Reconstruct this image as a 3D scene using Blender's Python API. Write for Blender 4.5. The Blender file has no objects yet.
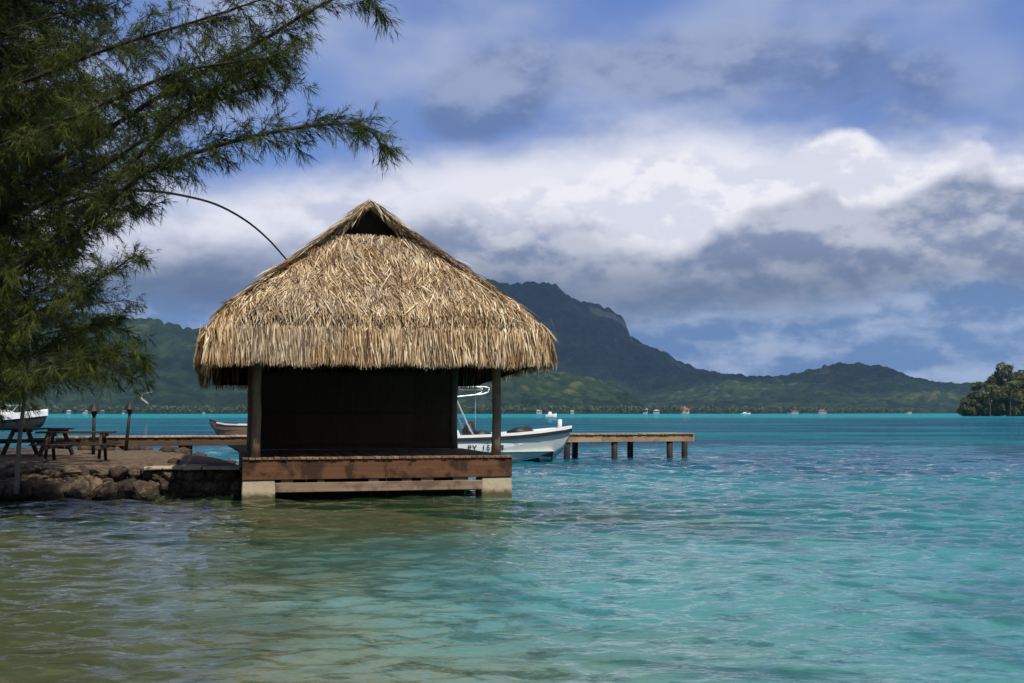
import bpy, bmesh, math, random
import numpy as np
from mathutils import Vector, Matrix

random.seed(7)
rng = np.random.default_rng(11)
R = math.radians
scene = bpy.context.scene
COL = scene.collection

# ------------------------------------------------------------------ camera
F = 1150.0                       # focal length in pixels of the 1024 wide frame
HOR = 412.5                      # row of the horizon
EYE = 1.95
PITCH = math.atan((HOR - 341.5) / F)
cam_d = bpy.data.cameras.new('camera')
cam_d.sensor_width = 36.0
cam_d.lens = F / 1024 * 36.0
cam_d.clip_start = 0.1
cam_d.clip_end = 30000
cam = bpy.data.objects.new('camera', cam_d)
COL.objects.link(cam)
cam.location = (0, 0, EYE)
cam.rotation_euler = (math.pi / 2 + PITCH, 0, 0)
scene.camera = cam


def PX(px, py, Y):
    """Point of the place at distance Y seen in the photograph at px, py."""
    v = (341.5 - py) / F
    y = math.cos(PITCH) - math.sin(PITCH) * v
    z = math.sin(PITCH) + math.cos(PITCH) * v
    k = Y / y
    return Vector(((px - 512) / F * k, Y, EYE + z * k))


# ------------------------------------------------------------------ light
SUN_EL, SUN_AZ = R(54), R(180 - 30)      # azimuth clockwise from +Y: behind the camera, to its right
sun_dir = Vector((math.sin(SUN_AZ) * math.cos(SUN_EL), math.cos(SUN_AZ) * math.cos(SUN_EL), math.sin(SUN_EL)))
sun_d = bpy.data.lights.new('sun', 'SUN')
sun_d.energy = 5.0
sun_d.angle = R(0.55)
sun_d.color = (1.0, 0.93, 0.82)
sun = bpy.data.objects.new('sun', sun_d)
COL.objects.link(sun)
sun.rotation_euler = (-sun_dir).to_track_quat('-Z', 'Y').to_euler()
sun.location = (10, -20, 40)

scene.view_settings.view_transform = 'Standard'
scene.view_settings.look = 'None'
scene.view_settings.exposure = 0.0
scene.view_settings.gamma = 1.0
scene.view_settings.use_curve_mapping = False
scene.cycles.max_bounces = 6
scene.cycles.transparent_max_bounces = 12
scene.cycles.volume_bounces = 1
scene.cycles.caustics_reflective = False
scene.cycles.caustics_refractive = False
scene.cycles.use_denoising = True


# ------------------------------------------------------------------ node helper
class NT:
    def __init__(self, tree):
        self.t = tree
        self.t.nodes.clear()

    def node(self, typ, **kw):
        n = self.t.nodes.new(typ)
        for k, v in kw.items():
            setattr(n, k, v)
        return n

    def put(self, sock, v):
        if hasattr(v, 'is_output'):
            self.t.links.new(v, sock)
        elif v is not None:
            if isinstance(v, (tuple, list)) and len(v) == 3 and sock.type == 'RGBA':
                v = (*v, 1.0)
            sock.default_value = v

    def m(self, op, a, b=None, c=None, clamp=False):
        n = self.node('ShaderNodeMath', operation=op, use_clamp=clamp)
        for i, v in enumerate((a, b, c)):
            if v is not None:
                self.put(n.inputs[i], v)
        return n.outputs[0]

    def add(self, a, b): return self.m('ADD', a, b)
    def sub(self, a, b): return self.m('SUBTRACT', a, b)
    def mul(self, a, b): return self.m('MULTIPLY', a, b)

    def vm(self, op, a, b):
        n = self.node('ShaderNodeVectorMath', operation=op)
        self.put(n.inputs[0], a)
        self.put(n.inputs[1], b)
        return n.outputs[0]

    def step(self, x, lo, hi, a=0.0, b=1.0, smooth=True):
        n = self.node('ShaderNodeMapRange', interpolation_type='SMOOTHSTEP' if smooth else 'LINEAR')
        n.clamp = True
        self.put(n.inputs[0], x)
        for i, v in enumerate((lo, hi, a, b)):
            self.put(n.inputs[i + 1], v)
        return n.outputs[0]

    def noise(self, vec, scale, detail=6.0, rough=0.55, dist=0.0, lac=2.0, col=False):
        n = self.node('ShaderNodeTexNoise')
        if vec is not None:
            self.put(n.inputs['Vector'], vec)
        self.put(n.inputs['Scale'], scale)
        n.inputs['Detail'].default_value = detail
        n.inputs['Roughness'].default_value = rough
        n.inputs['Distortion'].default_value = dist
        n.inputs['Lacunarity'].default_value = lac
        return n.outputs[1 if col else 0]

    def mix(self, f, a, b):
        n = self.node('ShaderNodeMix', data_type='RGBA')
        self.put(n.inputs[0], f)
        self.put(n.inputs[6], a)
        self.put(n.inputs[7], b)
        return n.outputs[2]

    def ramp(self, f, stops):
        n = self.node('ShaderNodeValToRGB')
        cr = n.color_ramp
        while len(cr.elements) < len(stops):
            cr.elements.new(0.5)
        for e, (p, c) in zip(cr.elements, stops):
            e.position = p
            e.color = (*c, 1)
        self.put(n.inputs[0], f)
        return n.outputs[0]

    def curve(self, x, pts):
        n = self.node('ShaderNodeFloatCurve')
        cv = n.mapping.curves[0]
        for p in pts[1:-1]:
            cv.points.new(*p)
        cv.points[0].location = pts[0]
        cv.points[-1].location = pts[-1]
        for i, p in enumerate(pts):
            cv.points[i].location = p
        n.mapping.update()
        self.put(n.inputs[1], x)
        return n.outputs[0]

    def mapping(self, vec, scale=(1, 1, 1), loc=(0, 0, 0), rot=(0, 0, 0)):
        n = self.node('ShaderNodeMapping')
        self.put(n.inputs[0], vec)
        n.inputs[1].default_value = loc
        n.inputs[2].default_value = rot
        n.inputs[3].default_value = scale
        return n.outputs[0]


def srgb(r, g, b):
    f = lambda c: c / 12.92 if c <= 0.04045 else ((c + 0.055) / 1.055) ** 2.4
    return (f(r / 255), f(g / 255), f(b / 255))


# ------------------------------------------------------------------ world: Nishita sky with clouds
world = bpy.data.worlds.new('World')
scene.world = world
world.use_nodes = True
W = NT(world.node_tree)


def az_of(px): return math.atan((px - 512) / F)
def el_of(px, py): return math.atan((HOR - py) / math.hypot(F, px - 512))


def build_world():
    sky = W.node('ShaderNodeTexSky', sky_type='NISHITA')
    sky.sun_disc = False
    sky.sun_elevation = SUN_EL
    sky.sun_rotation = SUN_AZ
    sky.air_density = 1.0
    sky.dust_density = 0.3
    sky.ozone_density = 2.0
    d = W.node('ShaderNodeTexCoord').outputs['Generated']
    sp = W.node('ShaderNodeSeparateXYZ')
    W.put(sp.inputs[0], d)
    dx, dy, dz = sp.outputs
    az = W.m('ARCTAN2', dx, dy)
    el = W.m('ARCSINE', dz)
    p = W.mapping(d, scale=(1, 1, 1.7))
    pu = W.vm('ADD', p, (0.0, 0.0, 0.022))           # a little higher: which way the tops face

    A0, A1 = az_of(-120), az_of(1144)
    t = W.step(az, A0, A1, 0, 1, smooth=False)

    def edge(pts):       # a top line across the view, in elevation
        q = [((az_of(x) - A0) / (A1 - A0), el_of(x, y) * 2.0) for x, y in pts]
        return W.mul(W.curve(t, q), 0.5)

    def blob(px, py, sx, sy):
        a = W.m('POWER', W.m('ABSOLUTE', W.m('DIVIDE', W.sub(az, az_of(px)), sx / F)), 2.0)
        b = W.m('POWER', W.m('ABSOLUTE', W.m('DIVIDE', W.sub(el, el_of(px, py)), sy / F)), 2.0)
        return W.m('EXPONENT', W.mul(W.add(a, b), -1.0))

    nA = W.noise(p, 9.0, 6.0, 0.54)                  # large
    nA2 = W.noise(pu, 9.0, 4.0, 0.54)
    nB = W.noise(W.vm('ADD', p, (3.1, 1.7, 0.4)), 20.0, 6.0, 0.58)
    nB2 = W.noise(W.vm('ADD', pu, (3.1, 1.7, 0.4)), 20.0, 4.0, 0.58)
    nL = W.noise(W.vm('ADD', p, (1.3, 0.2, 2.4)), 6.5, 3.5, 0.48)
    nS = W.noise(W.mapping(d, scale=(1, 1, 4.5)), 5.0, 5.0, 0.55)    # streaked
    nV = W.node('ShaderNodeTexVoronoi', feature='F1')
    W.put(nV.inputs['Vector'], W.vm('ADD', W.mapping(d, scale=(1, 1, 1.25)),
                                    W.vm('MULTIPLY', W.vm('SUBTRACT', W.noise(p, 22.0, 1.5, 0.55, col=True), (0.5, 0.5, 0.5)), (0.05, 0.05, 0.05))))
    nV.inputs['Scale'].default_value = 22.0
    puff = W.sub(0.5, nV.outputs[0])                 # billows
    liteA = W.mul(W.sub(nA, nA2), 1.0)
    liteB = W.mul(W.sub(nB, nB2), 1.0)

    def C(r, g, b):                                  # displayed colour -> radiance before strength 0.1
        return tuple(10 * c for c in srgb(r, g, b))

    blue = W.mix(0.5, sky.outputs[0], C(58, 112, 216))
    # high veil
    veil = W.step(W.add(nL, W.mul(W.sub(nS, 0.5), 0.6)), 0.30, 0.62)
    hole = W.add(W.add(blob(305, 75, 62, 34), W.mul(blob(650, -14, 70, 26), 1.3)), W.add(blob(275, 150, 60, 30), W.add(W.mul(blob(1030, 10, 60, 35), 0.8), W.mul(blob(930, 50, 90, 40), 0.35))))
    veil = W.m('MULTIPLY', veil, W.m('SUBTRACT', 1.0, W.mul(hole, 0.75), clamp=True))
    veil = W.mul(W.add(W.mul(veil, 0.32), 0.62), W.m('SUBTRACT', 1.0, W.mul(hole, 0.6), clamp=True))
    vcol = W.mix(W.step(W.add(nL, W.mul(W.sub(nA, 0.5), 0.35)), 0.30, 0.66), C(118, 142, 194), C(168, 180, 210))
    col = W.mix(veil, blue, vcol)
    # slate clouds high up, in front of the veil
    sl = W.add(W.add(blob(505, 80, 62, 50), W.mul(blob(455, 110, 50, 40), 0.7)),
               W.add(W.mul(blob(660, 62, 85, 32), 0.85), W.add(W.mul(blob(800, 60, 130, 50), 0.7), W.mul(blob(960, 90, 110, 45), 0.45))))
    slm = W.step(W.add(sl, W.mul(W.sub(nB, 0.5), 1.1)), 0.30, 0.80)
    scol = W.mix(W.step(W.add(nL, W.mul(liteB, 0.8)), 0.34, 0.66), C(100, 120, 164), C(148, 162, 194))
    col = W.mix(W.mul(slm, 0.8), col, scol)
    # soft white sheet (left and centre) behind the cumulus
    e1 = edge([(-120, 215), (0, 195), (150, 185), (300, 172), (380, 160), (480, 146), (600, 130), (700, 122), (800, 128), (920, 135), (1144, 150)])
    s1 = W.step(W.add(W.sub(e1, el), W.mul(W.sub(nA, 0.5), 0.06)), -0.022, 0.03)
    wcol = W.mix(W.step(W.add(W.add(nS, W.mul(blob(620, 168, 210, 42), 0.22)), W.add(W.mul(liteA, 1.6), W.mul(W.sub(nB, 0.5), 0.2))), 0.28, 0.62), C(204, 207, 224), C(238, 237, 245))
    col = W.mix(W.mul(s1, 0.95), col, wcol)
    # white cumulus heads on the right
    e2 = edge([(-120, 330), (200, 300), (420, 210), (560, 165), (690, 135), (745, 150), (800, 138), (855, 122), (885, 140), (910, 158), (950, 138), (985, 132), (1008, 150), (1035, 146), (1144, 140)])
    s2 = W.step(W.add(W.add(W.sub(e2, el), W.mul(puff, 0.012)), W.mul(W.sub(nB, 0.5), 0.030)), 0.0, 0.016)
    ccol = W.mix(W.step(W.add(W.mul(liteB, 2.0), W.add(W.mul(liteA, 1.5), W.mul(W.sub(nL, 0.5), 0.6))), -0.22, 0.22), C(222, 223, 235), C(246, 244, 249))
    col = W.mix(W.mul(s2, 0.96), col, ccol)
    # grey cumulus bank in front
    e3 = edge([(-120, 255), (60, 240), (180, 215), (300, 222), (400, 200), (440, 188), (520, 196), (565, 190), (620, 215), (655, 226), (690, 236), (718, 222), (765, 196), (815, 176), (838, 178), (850, 192), (900, 190), (945, 168), (985, 156), (1010, 168), (1144, 156)])
    q3 = W.add(W.add(W.sub(e3, el), W.mul(puff, 0.011)), W.add(W.mul(W.sub(nB, 0.5), 0.034), W.mul(W.sub(nL, 0.5), 0.02)))
    s3 = W.mul(W.step(q3, 0.0, W.step(az, az_of(560), az_of(740), 0.045, 0.020)), 0.93)
    g3 = W.step(W.add(W.add(W.mul(liteA, 1.7), W.mul(liteB, 1.1)), W.add(W.mul(W.sub(nA, 0.5), 0.9), W.mul(puff, 0.2))), -0.24, 0.30)
    gcol = W.mix(g3, C(118, 132, 163), C(192, 195, 208))
    base = W.step(el, el_of(700, 318), el_of(700, 225))
    base = W.m('ADD', base, W.mul(W.sub(nS, 0.5), 0.9), clamp=True)
    gcol = W.mix(base, C(72, 94, 126), gcol)
    col = W.mix(s3, col, gcol)
    # under the bank: pale blue air with soft low clouds
    b4 = edge([(-120, 330), (100, 300), (300, 290), (500, 318), (620, 318), (720, 300), (850, 292), (1000, 270), (1144, 265)])
    s4 = W.step(W.add(W.sub(b4, el), W.mul(W.sub(nA, 0.5), 0.05)), -0.010, 0.022)
    lcol = W.mix(W.step(W.add(nB, W.mul(W.sub(nS, 0.5), 1.0)), 0.38, 0.66), C(100, 130, 174), C(168, 182, 208))
    col = W.mix(W.mul(s4, 0.9), col, lcol)
    bg = W.node('ShaderNodeBackground')
    W.put(bg.inputs[0], col)
    bg.inputs[1].default_value = 0.1
    out = W.node('ShaderNodeOutputWorld')
    W.put(out.inputs[0], bg.outputs[0])


build_world()
world.cycles.sampling_method = 'MANUAL'
world.cycles.sample_map_resolution = 256

# ------------------------------------------------------------------ materials
MATS = {}


def material(name, fn):
    m = bpy.data.materials.new(name)
    m.use_nodes = True
    n = NT(m.node_tree)
    out = n.node('ShaderNodeOutputMaterial')
    fn(n, out)
    MATS[name] = m
    return m


def principled(n, out, color, rough=0.8, bump=None, bump_d=0.02, spec=0.3, metallic=0.0):
    b = n.node('ShaderNodeBsdfPrincipled')
    n.put(b.inputs['Base Color'], color)
    n.put(b.inputs['Roughness'], rough)
    b.inputs['Metallic'].default_value = metallic
    b.inputs['Specular IOR Level'].default_value = spec
    if bump is not None:
        bn = n.node('ShaderNodeBump')
        bn.inputs['Distance'].default_value = bump_d
        bn.inputs['Strength'].default_value = 1.0
        n.put(bn.inputs['Height'], bump)
        n.put(b.inputs['Normal'], bn.outputs[0])
    n.put(out.inputs['Surface'], b.outputs[0])
    return b


def obj_co(n): return n.node('ShaderNodeTexCoord').outputs['Object']
def pos_co(n): return n.node('ShaderNodeNewGeometry').outputs['Position']
def obj_rand(n): return n.node('ShaderNodeObjectInfo').outputs['Random']


def plain(name, c, rough=0.6, var=0.15, scale=6.0, spec=0.3, metallic=0.0):
    def fn(n, out):
        f = n.noise(obj_co(n), scale, 5, 0.6)
        col = n.mix(f, tuple(x * (1 - var) for x in c), tuple(min(1, x * (1 + var)) for x in c))
        principled(n, out, col, rough, f, 0.004, spec, metallic)
    return material(name, fn)


def wood(name, dark, light, axis=0, stain_dapple=None, scale=1.0, stain_dapple_amt=0.6):
    def fn(n, out):
        co = obj_co(n)
        r = obj_rand(n)
        co2 = n.vm('ADD', co, n.node('ShaderNodeCombineXYZ').outputs[0])
        sc = [14.0, 14.0, 14.0]
        sc[axis] = 0.9
        off = n.node('ShaderNodeCombineXYZ')
        n.put(off.inputs[0], n.mul(r, 37.0))
        n.put(off.inputs[1], n.mul(r, 11.0))
        co2 = n.vm('ADD', co, off.outputs[0])
        g = n.noise(n.mapping(co2, scale=tuple(s * scale for s in sc)), 1.0, 6, 0.65, 0.4)
        f = n.m('ADD', n.mul(g, 0.8), n.mul(r, 0.3))
        col = n.ramp(f, [(0.25, dark), (0.75, light)])
        if stain_dapple is not None:
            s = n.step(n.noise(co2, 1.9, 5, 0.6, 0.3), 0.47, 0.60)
            col = n.mix(n.mul(s, stain_dapple_amt), col, stain_dapple)
        principled(n, out, col, 0.8, g, 0.006, 0.2)
    return material(name, fn)


def thatch_fn(n, out):
    a = n.node('ShaderNodeAttribute', attribute_name='tint').outputs['Fac']
    co = obj_co(n)
    big = n.noise(co, 1.3, 5, 0.6)
    f = n.add(a, n.mul(n.sub(big, 0.5), 0.7))
    col = n.ramp(f, [(0.05, (0.075, 0.042, 0.019)), (0.28, (0.20, 0.118, 0.052)), (0.55, (0.42, 0.278, 0.138)), (0.80, (0.62, 0.465, 0.270)), (1.0, (0.80, 0.69, 0.49))])
    wz = n.step(n.noise(co, 0.75, 6, 0.6, 0.4), 0.47, 0.66)
    col = n.mix(n.mul(wz, 0.5), col, n.mix(a, (0.13, 0.105, 0.078), (0.44, 0.39, 0.31)))
    fine = n.noise(n.mapping(co, scale=(60, 60, 6)), 1.0, 3, 0.6)
    principled(n, out, n.mix(n.mul(fine, 0.25), col, (0.20, 0.13, 0.065)), 0.75, fine, 0.004, 0.25)


def leaf_fn(dark, mid, light, trans=0.25):
    def fn(n, out):
        a = n.node('ShaderNodeAttribute', attribute_name='tint').outputs['Fac']
        col = n.ramp(a, [(0.0, dark), (0.5, mid), (1.0, light)])
        d = n.node('ShaderNodeBsdfPrincipled')
        n.put(d.inputs['Base Color'], col)
        d.inputs['Roughness'].default_value = 0.65
        d.inputs['Specular IOR Level'].default_value = 0.2
        t = n.node('ShaderNodeBsdfTranslucent')
        n.put(t.inputs[0], col)
        mx = n.node('ShaderNodeMixShader')
        mx.inputs[0].default_value = trans
        n.put(mx.inputs[1], d.outputs[0])
        n.put(mx.inputs[2], t.outputs[0])
        n.put(out.inputs['Surface'], mx.outputs[0])
    return fn


material('thatch', thatch_fn)
material('needles', leaf_fn((0.006, 0.011, 0.003), (0.046, 0.066, 0.011), (0.150, 0.175, 0.036), 0.4))
material('islet_leaves', leaf_fn((0.022, 0.032, 0.008), (0.075, 0.095, 0.022), (0.19, 0.18, 0.05), 0.3))
material('coast_leaves', leaf_fn((0.018, 0.036, 0.010), (0.06, 0.085, 0.022), (0.16, 0.165, 0.05), 0.2))
plain('thatch_core', (0.035, 0.024, 0.014), 0.95, 0.4, 8)
wood('beam_wood', (0.036, 0.017, 0.009), (0.135, 0.062, 0.032), 0, (0.022, 0.012, 0.008), 0.7, 0.8)  # noise patches paint the beam's dappled shadow in with its weathering
wood('rail_wood', (0.13, 0.085, 0.055), (0.33, 0.24, 0.165), 0, (0.08, 0.045, 0.03), 0.8, 0.6)
wood('deck_wood', (0.10, 0.062, 0.036), (0.26, 0.17, 0.10), 1, (0.05, 0.03, 0.02), 0.8)
wood('post_wood', (0.085, 0.06, 0.04), (0.30, 0.225, 0.15), 2, (0.09, 0.065, 0.045), 1.0, 0.4)
wood('jetty_wood', (0.20, 0.13, 0.075), (0.40, 0.28, 0.165), 0, (0.13, 0.08, 0.05), 0.6, 0.4)
wood('jetty_plank', (0.20, 0.15, 0.10), (0.42, 0.33, 0.23), 1, None, 0.6)
wood('dark_timber', (0.05, 0.030, 0.018), (0.12, 0.075, 0.045), 0, None, 0.6)
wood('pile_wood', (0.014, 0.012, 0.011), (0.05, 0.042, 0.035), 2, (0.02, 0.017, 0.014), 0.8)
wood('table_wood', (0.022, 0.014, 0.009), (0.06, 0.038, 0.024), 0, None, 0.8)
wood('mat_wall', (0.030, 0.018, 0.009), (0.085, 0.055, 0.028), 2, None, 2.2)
wood('canoe_wood', (0.16, 0.09, 0.06), (0.34, 0.21, 0.15), 0, None, 0.6)
plain('bark', (0.05, 0.038, 0.028), 0.9, 0.45, 7)
plain('grey_trunk', (0.21, 0.185, 0.155), 0.9, 0.35, 7)
plain('dark_stick', (0.02, 0.014, 0.011), 0.8, 0.3, 9)
plain('white_paint', (0.78, 0.78, 0.76), 0.35, 0.05, 3, 0.5)
plain('black_rubber', (0.018, 0.018, 0.02), 0.5, 0.2, 6)
plain('antifoul', (0.025, 0.028, 0.03), 0.6, 0.2, 6)
plain('steel', (0.62, 0.63, 0.64), 0.35, 0.08, 8, 0.5, 0.6)
plain('bimini_cloth', (0.16, 0.19, 0.18), 0.8, 0.2, 6)
plain('torch_metal', (0.02, 0.018, 0.016), 0.6, 0.2, 9)
plain('blue_cloth', (0.05, 0.09, 0.32), 0.8, 0.2, 9)
plain('tan_cloth', (0.36, 0.22, 0.13), 0.8, 0.2, 9)
plain('house_white', (0.30, 0.29, 0.27), 0.8, 0.1, 0.2)
plain('house_grey', (0.36, 0.37, 0.37), 0.8, 0.1, 0.2)
plain('roof_orange', (0.36, 0.125, 0.065), 0.8, 0.15, 0.3)
plain('roof_red', (0.24, 0.065, 0.05), 0.8, 0.15, 0.3)
plain('roof_grey', (0.30, 0.31, 0.31), 0.7, 0.15, 0.3)
plain('house_window', (0.03, 0.035, 0.04), 0.3, 0.1, 0.3)
plain('lettering', (0.03, 0.03, 0.03), 0.5, 0.05, 3)
plain('road_dirt', (0.22, 0.17, 0.12), 0.95, 0.2, 0.02)


def hull_fn(n, out):
    f = n.noise(obj_co(n), 1.4, 5, 0.6)
    col = n.mix(f, (0.46, 0.50, 0.47), (0.60, 0.63, 0.60))
    principled(n, out, col, 0.3, None, 0, 0.5)


material('hull_paint', hull_fn)


def concrete_fn(n, out):
    co = obj_co(n)
    sp = n.node('ShaderNodeSeparateXYZ')
    n.put(sp.inputs[0], pos_co(n))
    f = n.noise(co, 4.0, 7, 0.65)
    col = n.mix(f, (0.26, 0.205, 0.125), (0.52, 0.45, 0.32))
    alg = n.step(n.add(sp.outputs[2], n.mul(n.sub(n.noise(co, 6.0, 5, 0.6), 0.5), 0.25)), 0.06, 0.22)
    col = n.mix(alg, (0.085, 0.075, 0.038), col)
    principled(n, out, col, 0.9, f, 0.02, 0.2)


material('concrete', concrete_fn)


def rock_fn(n, out):
    co = obj_co(n)
    r = obj_rand(n)
    f = n.noise(co, 3.5, 8, 0.65)
    col = n.ramp(n.add(n.mul(f, 0.8), n.mul(r, 0.25)), [(0.30, (0.014, 0.010, 0.007)), (0.55, (0.060, 0.042, 0.027)), (0.82, (0.24, 0.18, 0.115))])
    sp = n.node('ShaderNodeSeparateXYZ')
    n.put(sp.inputs[0], pos_co(n))
    wet = n.step(n.add(sp.outputs[2], n.mul(n.sub(f, 0.5), 0.3)), 0.05, 0.25)
    col = n.mix(wet, (0.030, 0.026, 0.016), col)
    principled(n, out, col, 0.85, f, 0.06, 0.3)


material('rock', rock_fn)


def ground_fn(n, out):
    p = pos_co(n)
    sp = n.node('ShaderNodeSeparateXYZ')
    n.put(sp.inputs[0], p)
    z = sp.outputs[2]
    f = n.noise(p, 0.9, 8, 0.6)
    f2 = n.noise(p, 7.0, 6, 0.6)
    sand = n.mix(n.step(z, -0.75, -0.45), n.mix(f2, (0.42, 0.38, 0.30), (0.66, 0.61, 0.50)), n.mix(f2, (0.050, 0.040, 0.018), (0.145, 0.110, 0.054)))  # brown shallow sand, darkened further to imitate the tree's dark reflection
    weed = n.mix(f2, (0.055, 0.060, 0.035), (0.13, 0.12, 0.07))
    bed = n.mix(n.step(n.noise(p, 0.22, 7, 0.62, 0.5), 0.50, 0.60), sand, weed)
    rub = n.mix(n.step(n.noise(p, 1.1, 7, 0.7), 0.52, 0.62), bed, (0.15, 0.125, 0.075))
    dirt = n.mix(f, (0.075, 0.052, 0.033), (0.22, 0.165, 0.11))
    litter = n.mix(n.step(f2, 0.45, 0.62), dirt, (0.055, 0.034, 0.020))
    col = n.mix(n.step(z, 0.0, 0.3), rub, litter)
    principled(n, out, col, 0.95, f2, 0.04, 0.15)


material('ground', ground_fn)


def hill_fn(n, out):
    p = pos_co(n)
    f = n.noise(p, 0.004, 7, 0.6)
    f2 = n.noise(p, 0.035, 6, 0.65)
    cr = n.node('ShaderNodeAttribute', attribute_name='crown').outputs['Fac']
    v = n.add(n.add(n.mul(n.add(n.mul(n.sub(f, 0.5), 1.6), 0.5), 0.62), n.mul(f2, 0.32)), n.mul(cr, 0.22))  # coarse noise: forest tone, widened to imitate sunlit patches
    col = n.ramp(v, [(0.36, (0.003, 0.008, 0.004)), (0.55, (0.008, 0.020, 0.008)), (0.70, (0.020, 0.037, 0.012)), (0.86, (0.075, 0.078, 0.028))])
    spn = n.node('ShaderNodeAttribute', attribute_name='rock').outputs['Fac']
    st = n.noise(n.mapping(p, scale=(1, 0.2, 0.12)), 0.05, 5, 0.6)
    rock = n.mix(st, (0.05, 0.045, 0.035), (0.17, 0.145, 0.11))
    col = n.mix(n.step(n.add(spn, n.mul(n.sub(f2, 0.5), 0.6)), 0.35, 0.7), col, rock)
    principled(n, out, col, 0.95, f2, 3.0, 0.1)


material('hillside', hill_fn)


def beach_fn(n, out):
    f = n.noise(pos_co(n), 0.2, 5, 0.6)
    principled(n, out, n.mix(f, (0.46, 0.42, 0.33), (0.62, 0.58, 0.48)), 0.95)


material('beach', beach_fn)


def water_fn(n, out):
    p = pos_co(n)
    sp = n.node('ShaderNodeSeparateXYZ')
    n.put(sp.inputs[0], p)
    x, y, z = sp.outputs
    dep = n.node('ShaderNodeAttribute', attribute_name='depth').outputs['Fac']     # metres of water
    # ripples: fine waves on top of the modelled ones
    w1 = n.noise(n.mapping(p, scale=(0.75, 1.5, 1), rot=(0, 0, 0.25)), 2.2, 3, 0.5, 0.6)
    w2 = n.noise(n.mapping(p, scale=(0.8, 1.6, 1), rot=(0, 0, -0.35)), 7.0, 2, 0.5, 0.4)
    w3 = n.noise(n.mapping(p, scale=(0.35, 1.0, 1), rot=(0, 0, 0.1)), 0.55, 4, 0.6, 0.4)
    h = n.add(n.add(n.mul(w1, n.step(y, 8, 30, 0.026, 0.055)), n.mul(w2, 0.004)), n.mul(w3, n.step(y, 18, 70, 0.0, 0.34)))
    calm = n.noise(n.mapping(p, scale=(0.06, 0.13, 1)), 1.0, 4, 0.6)
    h = n.mul(h, n.step(calm, 0.35, 0.65, 0.65, 1.25))
    bn = n.node('ShaderNodeBump')
    bn.inputs['Strength'].default_value = 1.0
    bn.inputs['Distance'].default_value = 1.0
    n.put(bn.inputs['Height'], h)
    nor = bn.outputs[0]
    # light scattered back by the water itself grows with its depth
    pat = n.noise(n.mapping(p, scale=(0.018, 0.075, 1)), 1.0, 6, 0.62, 0.6)
    pat2 = n.noise(n.mapping(p, scale=(0.14, 0.40, 1)), 1.0, 6, 0.62, 0.6)
    shallow = n.mix(n.step(dep, 0.48, 0.80), n.mix(pat2, (0.024, 0.085, 0.036), (0.050, 0.140, 0.070)), n.mix(pat2, (0.012, 0.175, 0.210), (0.040, 0.290, 0.305)))
    deep = n.mix(n.step(n.add(n.mul(pat, 0.6), n.mul(pat2, 0.4)), 0.44, 0.60), (0.002, 0.048, 0.098), (0.003, 0.155, 0.185))
    body = n.mix(n.step(dep, 1.2, 2.8), shallow, deep)
    reef = n.step(n.add(y, n.mul(n.sub(n.noise(n.mapping(p, scale=(0.002, 0.01, 1)), 1.0, 4, 0.6), 0.5), 300.0)), 330, 520)
    body = n.mix(reef, body, (0.003, 0.225, 0.255))
    opac = n.m('SUBTRACT', 1.0, n.m('EXPONENT', n.mul(dep, -0.62)), clamp=True)
    dif = n.node('ShaderNodeBsdfDiffuse')
    n.put(dif.inputs[0], body)
    tr = n.node('ShaderNodeBsdfTransparent')
    n.put(tr.inputs[0], n.mix(n.step(dep, 0.35, 1.0), (0.93, 0.95, 0.88), (0.50, 0.86, 0.93)))
    mx = n.node('ShaderNodeMixShader')
    n.put(mx.inputs[0], opac)
    n.put(mx.inputs[1], tr.outputs[0])
    n.put(mx.inputs[2], dif.outputs[0])
    gl = n.node('ShaderNodeBsdfGlossy')
    gl.inputs['Color'].default_value = (1, 1, 1, 1)
    gl.inputs['Roughness'].default_value = 0.015
    n.put(gl.inputs['Normal'], nor)
    fr = n.node('ShaderNodeFresnel')
    fr.inputs['IOR'].default_value = 1.333
    n.put(fr.inputs['Normal'], nor)
    fac = n.m('MULTIPLY', fr.outputs[0], n.step(y, 22, 100, 0.85, 0.40))      # rough far water mirrors less
    m2 = n.node('ShaderNodeMixShader')
    n.put(m2.inputs[0], fac)
    n.put(m2.inputs[1], mx.outputs[0])
    n.put(m2.inputs[2], gl.outputs[0])
    n.put(out.inputs['Surface'], m2.outputs[0])


material('water', water_fn)


# ------------------------------------------------------------------ mesh helpers
def tag(o, label=None, cat=None, group=None, kind=None):
    if label: o['label'] = label
    if cat: o['category'] = cat
    if group: o['group'] = group
    if kind: o['kind'] = kind
    return o


def link(o, parent=None):
    COL.objects.link(o)
    if parent is not None:
        o.parent = parent
    return o


def empty(name, loc=(0, 0, 0), rz=0.0):
    o = bpy.data.objects.new(name, None)
    o.empty_display_size = 0.2
    o.location = loc
    o.rotation_euler = (0, 0, rz)
    return link(o)


def np_mesh(name, V, faces_flat, counts, mat, parent=None, attrs=None, smooth=False):
    me = bpy.data.meshes.new(name)
    V = np.asarray(V, dtype=np.float32)
    nf = len(counts)
    me.vertices.add(len(V))
    me.vertices.foreach_set('co', V.ravel())
    me.loops.add(len(faces_flat))
    me.polygons.add(nf)
    starts = np.zeros(nf, dtype=np.int32)
    starts[1:] = np.cumsum(counts)[:-1]
    me.loops.foreach_set('vertex_index', np.asarray(faces_flat, dtype=np.int32))
    me.polygons.foreach_set('loop_start', starts)
    me.polygons.foreach_set('loop_total', np.asarray(counts, dtype=np.int32))
    if smooth:
        me.polygons.foreach_set('use_smooth', np.ones(nf, dtype=bool))
    me.update(calc_edges=True)
    for k, a in (attrs or {}).items():
        at = me.attributes.new(k, 'FLOAT', 'POINT')
        at.data.foreach_set('value', np.asarray(a, dtype=np.float32))
    me.materials.append(MATS[mat])
    o = bpy.data.objects.new(name, me)
    return link(o, parent)


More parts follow.
